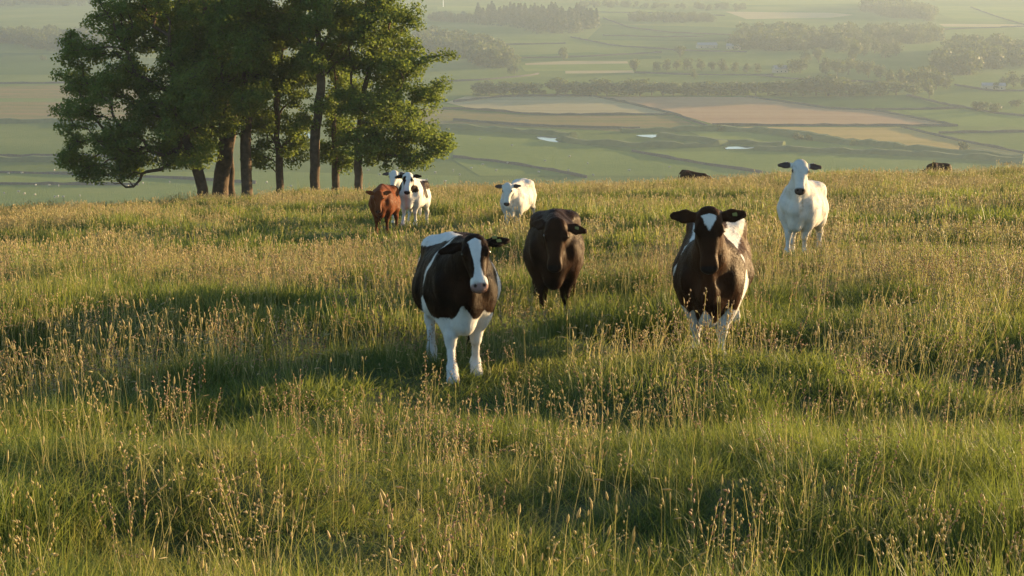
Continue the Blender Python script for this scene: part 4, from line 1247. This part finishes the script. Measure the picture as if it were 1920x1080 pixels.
cow('cow', 748, 432, 44.5, -106, MW, all_white, skin_white, 'white cow with dark ears half hidden behind the red and patched cows', .93, 1.0,
    poll=(1.0, 0, 1.62), pitch=60, hyaw=12, steps=(.1, -.1, .1, -.1), ear_droop=(0, -.25), vox=.02)
cow('cow', 1312, 357, 96, -12, MDD, all_dark, skin_muzzle, 'dark cow grazing beyond the brow, only its back showing', 1.12, 1.0,
    poll=(1.05, 0, 1.05), pitch=70, vox=.03)
cow('cow', 1746, 340, 96.5, 205, MDD, all_dark, skin_muzzle, 'dark back of a cow barely showing over the brow on the right', 1.0, 1.0,
    poll=(1.05, 0, .9), pitch=70, vox=.03)

#@GRASS
# ------------------------------------------------------------------ grass
def blades(r, n, rad, hmin, hmax, w, lean, seg=3, wind=(0, 0)):
    vs, quads, tris = [], [], []
    for _ in range(n):
        a = r.rand() * 6.283; q = rad * math.sqrt(r.rand())
        base = np.array([q * math.cos(a), q * math.sin(a), -.03])
        b = a + r.normal() * .9
        h = r.uniform(hmin, hmax); ln = h * lean * (r.rand() ** .7)
        dr = np.array([math.cos(b) * ln + wind[0] * h, math.sin(b) * ln + wind[1] * h, 0])
        f = r.rand() * 3.1416
        sd = np.array([math.cos(f), math.sin(f), 0]) * w * r.uniform(.7, 1.2) / 2
        i0 = len(vs)
        droop = r.uniform(0, .35)
        for k in range(seg):
            t = k / seg
            c = base + dr * t ** 1.8 + np.array([0, 0, h * (t - droop * t ** 3)])
            ww = sd * (1 - t ** 2 * .75)
            vs += [c - ww, c + ww]
            if k: quads.append((i0 + 2 * k - 2, i0 + 2 * k - 1, i0 + 2 * k + 1, i0 + 2 * k))
        vs.append(base + dr + np.array([0, 0, h * (1 - droop)]))
        tris.append((i0 + 2 * seg - 2, i0 + 2 * seg - 1, i0 + 2 * seg))
    return vs, quads, tris

def grass_clump(name, seed, **kw):
    r = np.random.RandomState(seed)
    v, q, t = blades(r, **kw)
    return mesh_obj(name, np.array(v), [np.array(q), np.array(t)], M['blade'], link=False)

def stalk_clump(name, seed, n, rad, hmin, hmax, sw, hl, hw, kind, bend=.25, leafy=0):
    """flowering stems with seed heads"""
    r = np.random.RandomState(seed)
    vs, fs, mi = [], [], []
    def spindle(c, d, l, w, sides=4):
        d = d / np.linalg.norm(d); a = np.cross(d, r.normal(size=3)); a /= np.linalg.norm(a); b = np.cross(d, a)
        i0 = len(vs)
        for t, s in ((0, .25), (.3, 1), (.7, .8), (1, .1)):
            for k in range(sides):
                an = k * 6.283 / sides
                vs.append(c + d * l * t + w * s * r.uniform(.7, 1.3) / 2 * (math.cos(an) * a + math.sin(an) * b))
        for t in range(3):
            for k in range(sides):
                fs.append((i0 + t * sides + k, i0 + t * sides + (k + 1) % sides, i0 + (t + 1) * sides + (k + 1) % sides, i0 + (t + 1) * sides + k)); mi.append(1)
    for _ in range(n):
        a = r.rand() * 6.283; q = rad * math.sqrt(r.rand())
        base = np.array([q * math.cos(a), q * math.sin(a), 0.0])
        h = r.uniform(hmin, hmax); b = r.rand() * 6.283; ln = h * bend * r.rand()
        dr = np.array([math.cos(b) * ln - .06 * h, math.sin(b) * ln, 0])
        f = r.rand() * 3.14; sd = np.array([math.cos(f), math.sin(f), 0]) * sw / 2
        arch = r.rand() < .22
        pts = []
        for t in (0, .3, .6, .85, 1):
            z = h * t if not arch else h * (t - .35 * max(0, t - .5) ** 2 * 3)
            pts.append(base + dr * t ** (1.6 if not arch else 2.2) * (1.0 if not arch else 2.2) + np.array([0, 0, z]))
        i0 = len(vs)
        for k, c in enumerate(pts):
            ww = sd * (1 - .12 * k)
            vs += [c - ww, c + ww]
            if k: fs.append((i0 + 2 * k - 2, i0 + 2 * k - 1, i0 + 2 * k + 1, i0 + 2 * k)); mi.append(0)
        tip = pts[-1]; d = pts[-1] - pts[-2]; d /= np.linalg.norm(d)
        if kind == 'fog':
            spindle(tip - d * hl * .5, d, hl * r.uniform(.8, 1.3), hw * r.uniform(.8, 1.2))
        elif kind == 'sorrel':
            for k in range(9):
                p0 = tip - d * hl * .45 * k + r.normal(size=3) * hl * .12
                spindle(p0, d + r.normal(size=3) * .5, hl * .4, hw * .8)
        elif kind == 'foxtail':
            spindle(tip - d * hl * .8, d, hl * r.uniform(.9, 1.2), hw * .55)
        else:
            for k in range(r.randint(4, 7)):
                off = r.normal(size=3) * hl * .22
                p0 = tip - d * hl * (k * .3) + off
                spindle(p0, d + r.normal(size=3) * .4, hl * r.uniform(.3, .5), hw * r.uniform(.7, 1.1))
    o = mesh_obj(name, np.array(vs), np.array(fs), [M['stalk'], M['sorrel' if kind == 'sorrel' else 'seed']], link=False, mat_idx=mi)
    return o

def coll(name, objs):
    c = bpy.data.collections.new(name)
    for o in objs: c.objects.link(o)
    return c

def scatter(name, objs, pts, rot, scl, idx, label, cat):
    """one object of uncountable plants, each point carrying a clump"""
    for i, o in enumerate(objs): o.name = 'clump_%02d' % i + name
    c = coll(name + '_clumps', objs)
    me = bpy.data.meshes.new(name)
    me.vertices.add(len(pts)); me.vertices.foreach_set("co", np.asarray(pts, np.float32).ravel())
    a = me.attributes.new("rot", 'FLOAT_VECTOR', 'POINT'); a.data.foreach_set("vector", np.asarray(rot, np.float32).ravel())
    a = me.attributes.new("scl", 'FLOAT_VECTOR', 'POINT'); a.data.foreach_set("vector", np.asarray(scl, np.float32).ravel())
    a = me.attributes.new("idx", 'INT', 'POINT'); a.data.foreach_set("value", np.asarray(idx, np.int32))
    for m_ in (M['blade'], M['stalk'], M['seed']): me.materials.append(m_)
    o = bpy.data.objects.new(name, me); COL.objects.link(o)
    ng = bpy.data.node_groups.new(name + '_nodes', 'GeometryNodeTree')
    ng.interface.new_socket("Geometry", in_out='INPUT', socket_type='NodeSocketGeometry')
    ng.interface.new_socket("Geometry", in_out='OUTPUT', socket_type='NodeSocketGeometry')
    gi = ng.nodes.new("NodeGroupInput"); go = ng.nodes.new("NodeGroupOutput")
    ci = ng.nodes.new("GeometryNodeCollectionInfo"); ci.inputs[0].default_value = c
    ci.inputs["Separate Children"].default_value = True; ci.inputs["Reset Children"].default_value = True
    ip = ng.nodes.new("GeometryNodeInstanceOnPoints")
    ip.inputs["Pick Instance"].default_value = True
    def attr(n, t):
        x = ng.nodes.new("GeometryNodeInputNamedAttribute"); x.data_type = t; x.inputs[0].default_value = n
        return x.outputs[0]
    er = ng.nodes.new("FunctionNodeEulerToRotation")
    lk = ng.links.new
    lk(gi.outputs[0], ip.inputs["Points"]); lk(ci.outputs[0], ip.inputs["Instance"])
    lk(attr("idx", 'INT'), ip.inputs["Instance Index"])
    lk(attr("rot", 'FLOAT_VECTOR'), er.inputs[0]); lk(er.outputs[0], ip.inputs["Rotation"])
    lk(attr("scl", 'FLOAT_VECTOR'), ip.inputs["Scale"])
    lk(ip.outputs[0], go.inputs[0])
    md = o.modifiers.new("scatter", 'NODES'); md.node_group = ng
    return tag(o, label, cat, kind='stuff')

def wedge(r, y0, y1, dens, margin):
    """random ground points of the view wedge between two distances"""
    w1 = .36 * y1 + margin
    n = int(dens * (y1 - y0) * 2 * w1)
    y = r.uniform(y0, y1, n); x = r.uniform(-w1, w1, n)
    k = np.abs(x) < .36 * y + margin
    return x[k], y[k]

def cow_near(x, y):
    """0..1 where grass is grazed and trodden by the animals"""
    t = np.zeros_like(x)
    for cx, cy, s, a in COWS[:8]:
        k = cy * .045
        fx, fy = cx + math.cos(a) * (.3 + k), cy + math.sin(a) * (.3 + k)
        t = np.maximum(t, 1 - sstep(.3 + .4 * k, .9 + 1.1 * k, np.hypot(x - fx, y - fy)))
    return t

gr = np.random.RandomState(21)
GO = []
for i in range(4): GO.append(grass_clump('a', 40 + i, n=42, rad=.13, hmin=.10, hmax=.34, w=.0055, lean=.75, wind=(-.12, -.05)))
for i in range(4): GO.append(grass_clump('b', 60 + i, n=42, rad=.21, hmin=.10, hmax=.33, w=.009, lean=.7, wind=(-.1, -.04)))
for i in range(3): GO.append(grass_clump('c', 80 + i, n=46, rad=.42, hmin=.12, hmax=.34, w=.02, lean=.7, wind=(-.08, 0)))
pts, rot, scl, ids = [], [], [], []
for (y0, y1, dens, mg, lo, hi) in ((5.2, 13, 62, 2.5, 0, 4), (13, 30, 30, 4, 4, 8), (30, 125, 9, 6, 8, 11)):
    x, y = wedge(gr, y0, y1, dens, mg)
    z = hill(x, y)
    hgt = .36 + np.interp(y, [10, 30], [2.4, 2.5]) * vnoise(x, y, 1.0, 31) ** 1.7 * (.35 + .95 * vnoise(x, y, 5, 33))
    hgt = hgt * (1 - np.interp(y, [16, 20, 28], [.3, .5, .62]) * cow_near(x, y)) * (.85 + .3 * gr.rand(len(x)))
    pts.append(np.stack([x, y, z], -1)); n = len(x)
    rot.append(np.stack([gr.normal(size=n) * .12, gr.normal(size=n) * .12, gr.rand(n) * 6.283], -1))
    s = .85 + .4 * gr.rand(n)
    scl.append(np.stack([s, s, hgt], -1)); ids.append(gr.randint(lo, hi, n))
scatter('meadow_grass', GO, np.vstack(pts), np.vstack(rot), np.vstack(scl), np.concatenate(ids), 'long green meadow grass covering the hillside', 'grass')

SO = []
for i, kd in enumerate(('fog', 'fog', 'foxtail', 'cocksfoot', 'cocksfoot', 'sorrel')):
    SO.append(stalk_clump('s', 140 + i, n=7, rad=.16, hmin=.26, hmax=.58, sw=.003, hl=.05, hw=.0115, kind=kd))
for i, kd in enumerate(('fog', 'foxtail', 'cocksfoot', 'fog', 'sorrel')):
    SO.append(stalk_clump('t', 160 + i, n=9, rad=.25, hmin=.28, hmax=.6, sw=.005, hl=.06, hw=.015, kind=kd))
for i, kd in enumerate(('fog', 'cocksfoot', 'fog')):
    SO.append(stalk_clump('u', 180 + i, n=16, rad=.45, hmin=.25, hmax=.55, sw=.011, hl=.08, hw=.022, kind=kd))
pts, rot, scl, ids = [], [], [], []
for (y0, y1, dens, mg, lo, hi) in ((5.4, 13, 14, 2.5, 0, 6), (13, 30, 10, 4, 6, 11), (30, 122, 5, 6, 11, 14)):
    x, y = wedge(gr, y0, y1, dens, mg)
    pr = sstep(.41, .76, .55 * vnoise(x, y, 3.2, 51) + .25 * vnoise(x, y, 1.1, 53) + .3 * vnoise(x, y, 9, 55)) 
    pr = pr * np.interp(y, [5, 8, 12, 16, 22, 40], [.6, .8, 1, 1, 1, 1])
    pr = pr * (1 - .75 * cow_near(x, y))
    k = gr.rand(len(x)) < np.clip(pr, np.interp(y, [9, 16], [.34, .10]), 1); x, y = x[k], y[k]
    z = hill(x, y)
    hgt = (.8 + .45 * gr.rand(len(x))) * (1 - .6 * cow_near(x, y))
    n = len(x)
    pts.append(np.stack([x, y, z], -1))
    rot.append(np.stack([gr.normal(size=n) * .1, gr.normal(size=n) * .1, gr.rand(n) * 6.283], -1))
    s = .9 + .3 * gr.rand(n)
    scl.append(np.stack([s, s, hgt], -1)); ids.append(gr.randint(lo, hi, n))
scatter('flowering_grass', SO, np.vstack(pts), np.vstack(rot), np.vstack(scl), np.concatenate(ids), 'tan seed heads of flowering grasses standing over the meadow', 'seed heads')

#@HAZE
# ------------------------------------------------------------------ haze over the valley
HB = (-5000, 5000, -60, 13500, ZV - 2, 14.0)
x0, x1, y0, y1, z0, z1 = HB
hv_ = [(x0, y0, z0), (x1, y0, z0), (x1, y1, z0), (x0, y1, z0), (x0, y0, z1), (x1, y0, z1), (x1, y1, z1), (x0, y1, z1)]
m = bpy.data.materials.new('haze'); m.use_nodes = True
nt = m.node_tree; nt.nodes.remove(nt.nodes["Principled BSDF"])
pv = nt.nodes.new("ShaderNodeVolumePrincipled")
pv.inputs["Color"].default_value = (.65, .78, .93, 1)
pv.inputs["Density"].default_value = .00017
pv.inputs["Anisotropy"].default_value = .25
nt.links.new(pv.outputs[0], nt.nodes["Material Output"].inputs["Volume"])
tag(mesh_obj('haze', hv_, [(3, 2, 1, 0), (4, 5, 6, 7), (0, 1, 5, 4), (1, 2, 6, 5), (2, 3, 7, 6), (3, 0, 4, 7)], m), 'pale evening haze lying over the valley', 'haze', kind='stuff')
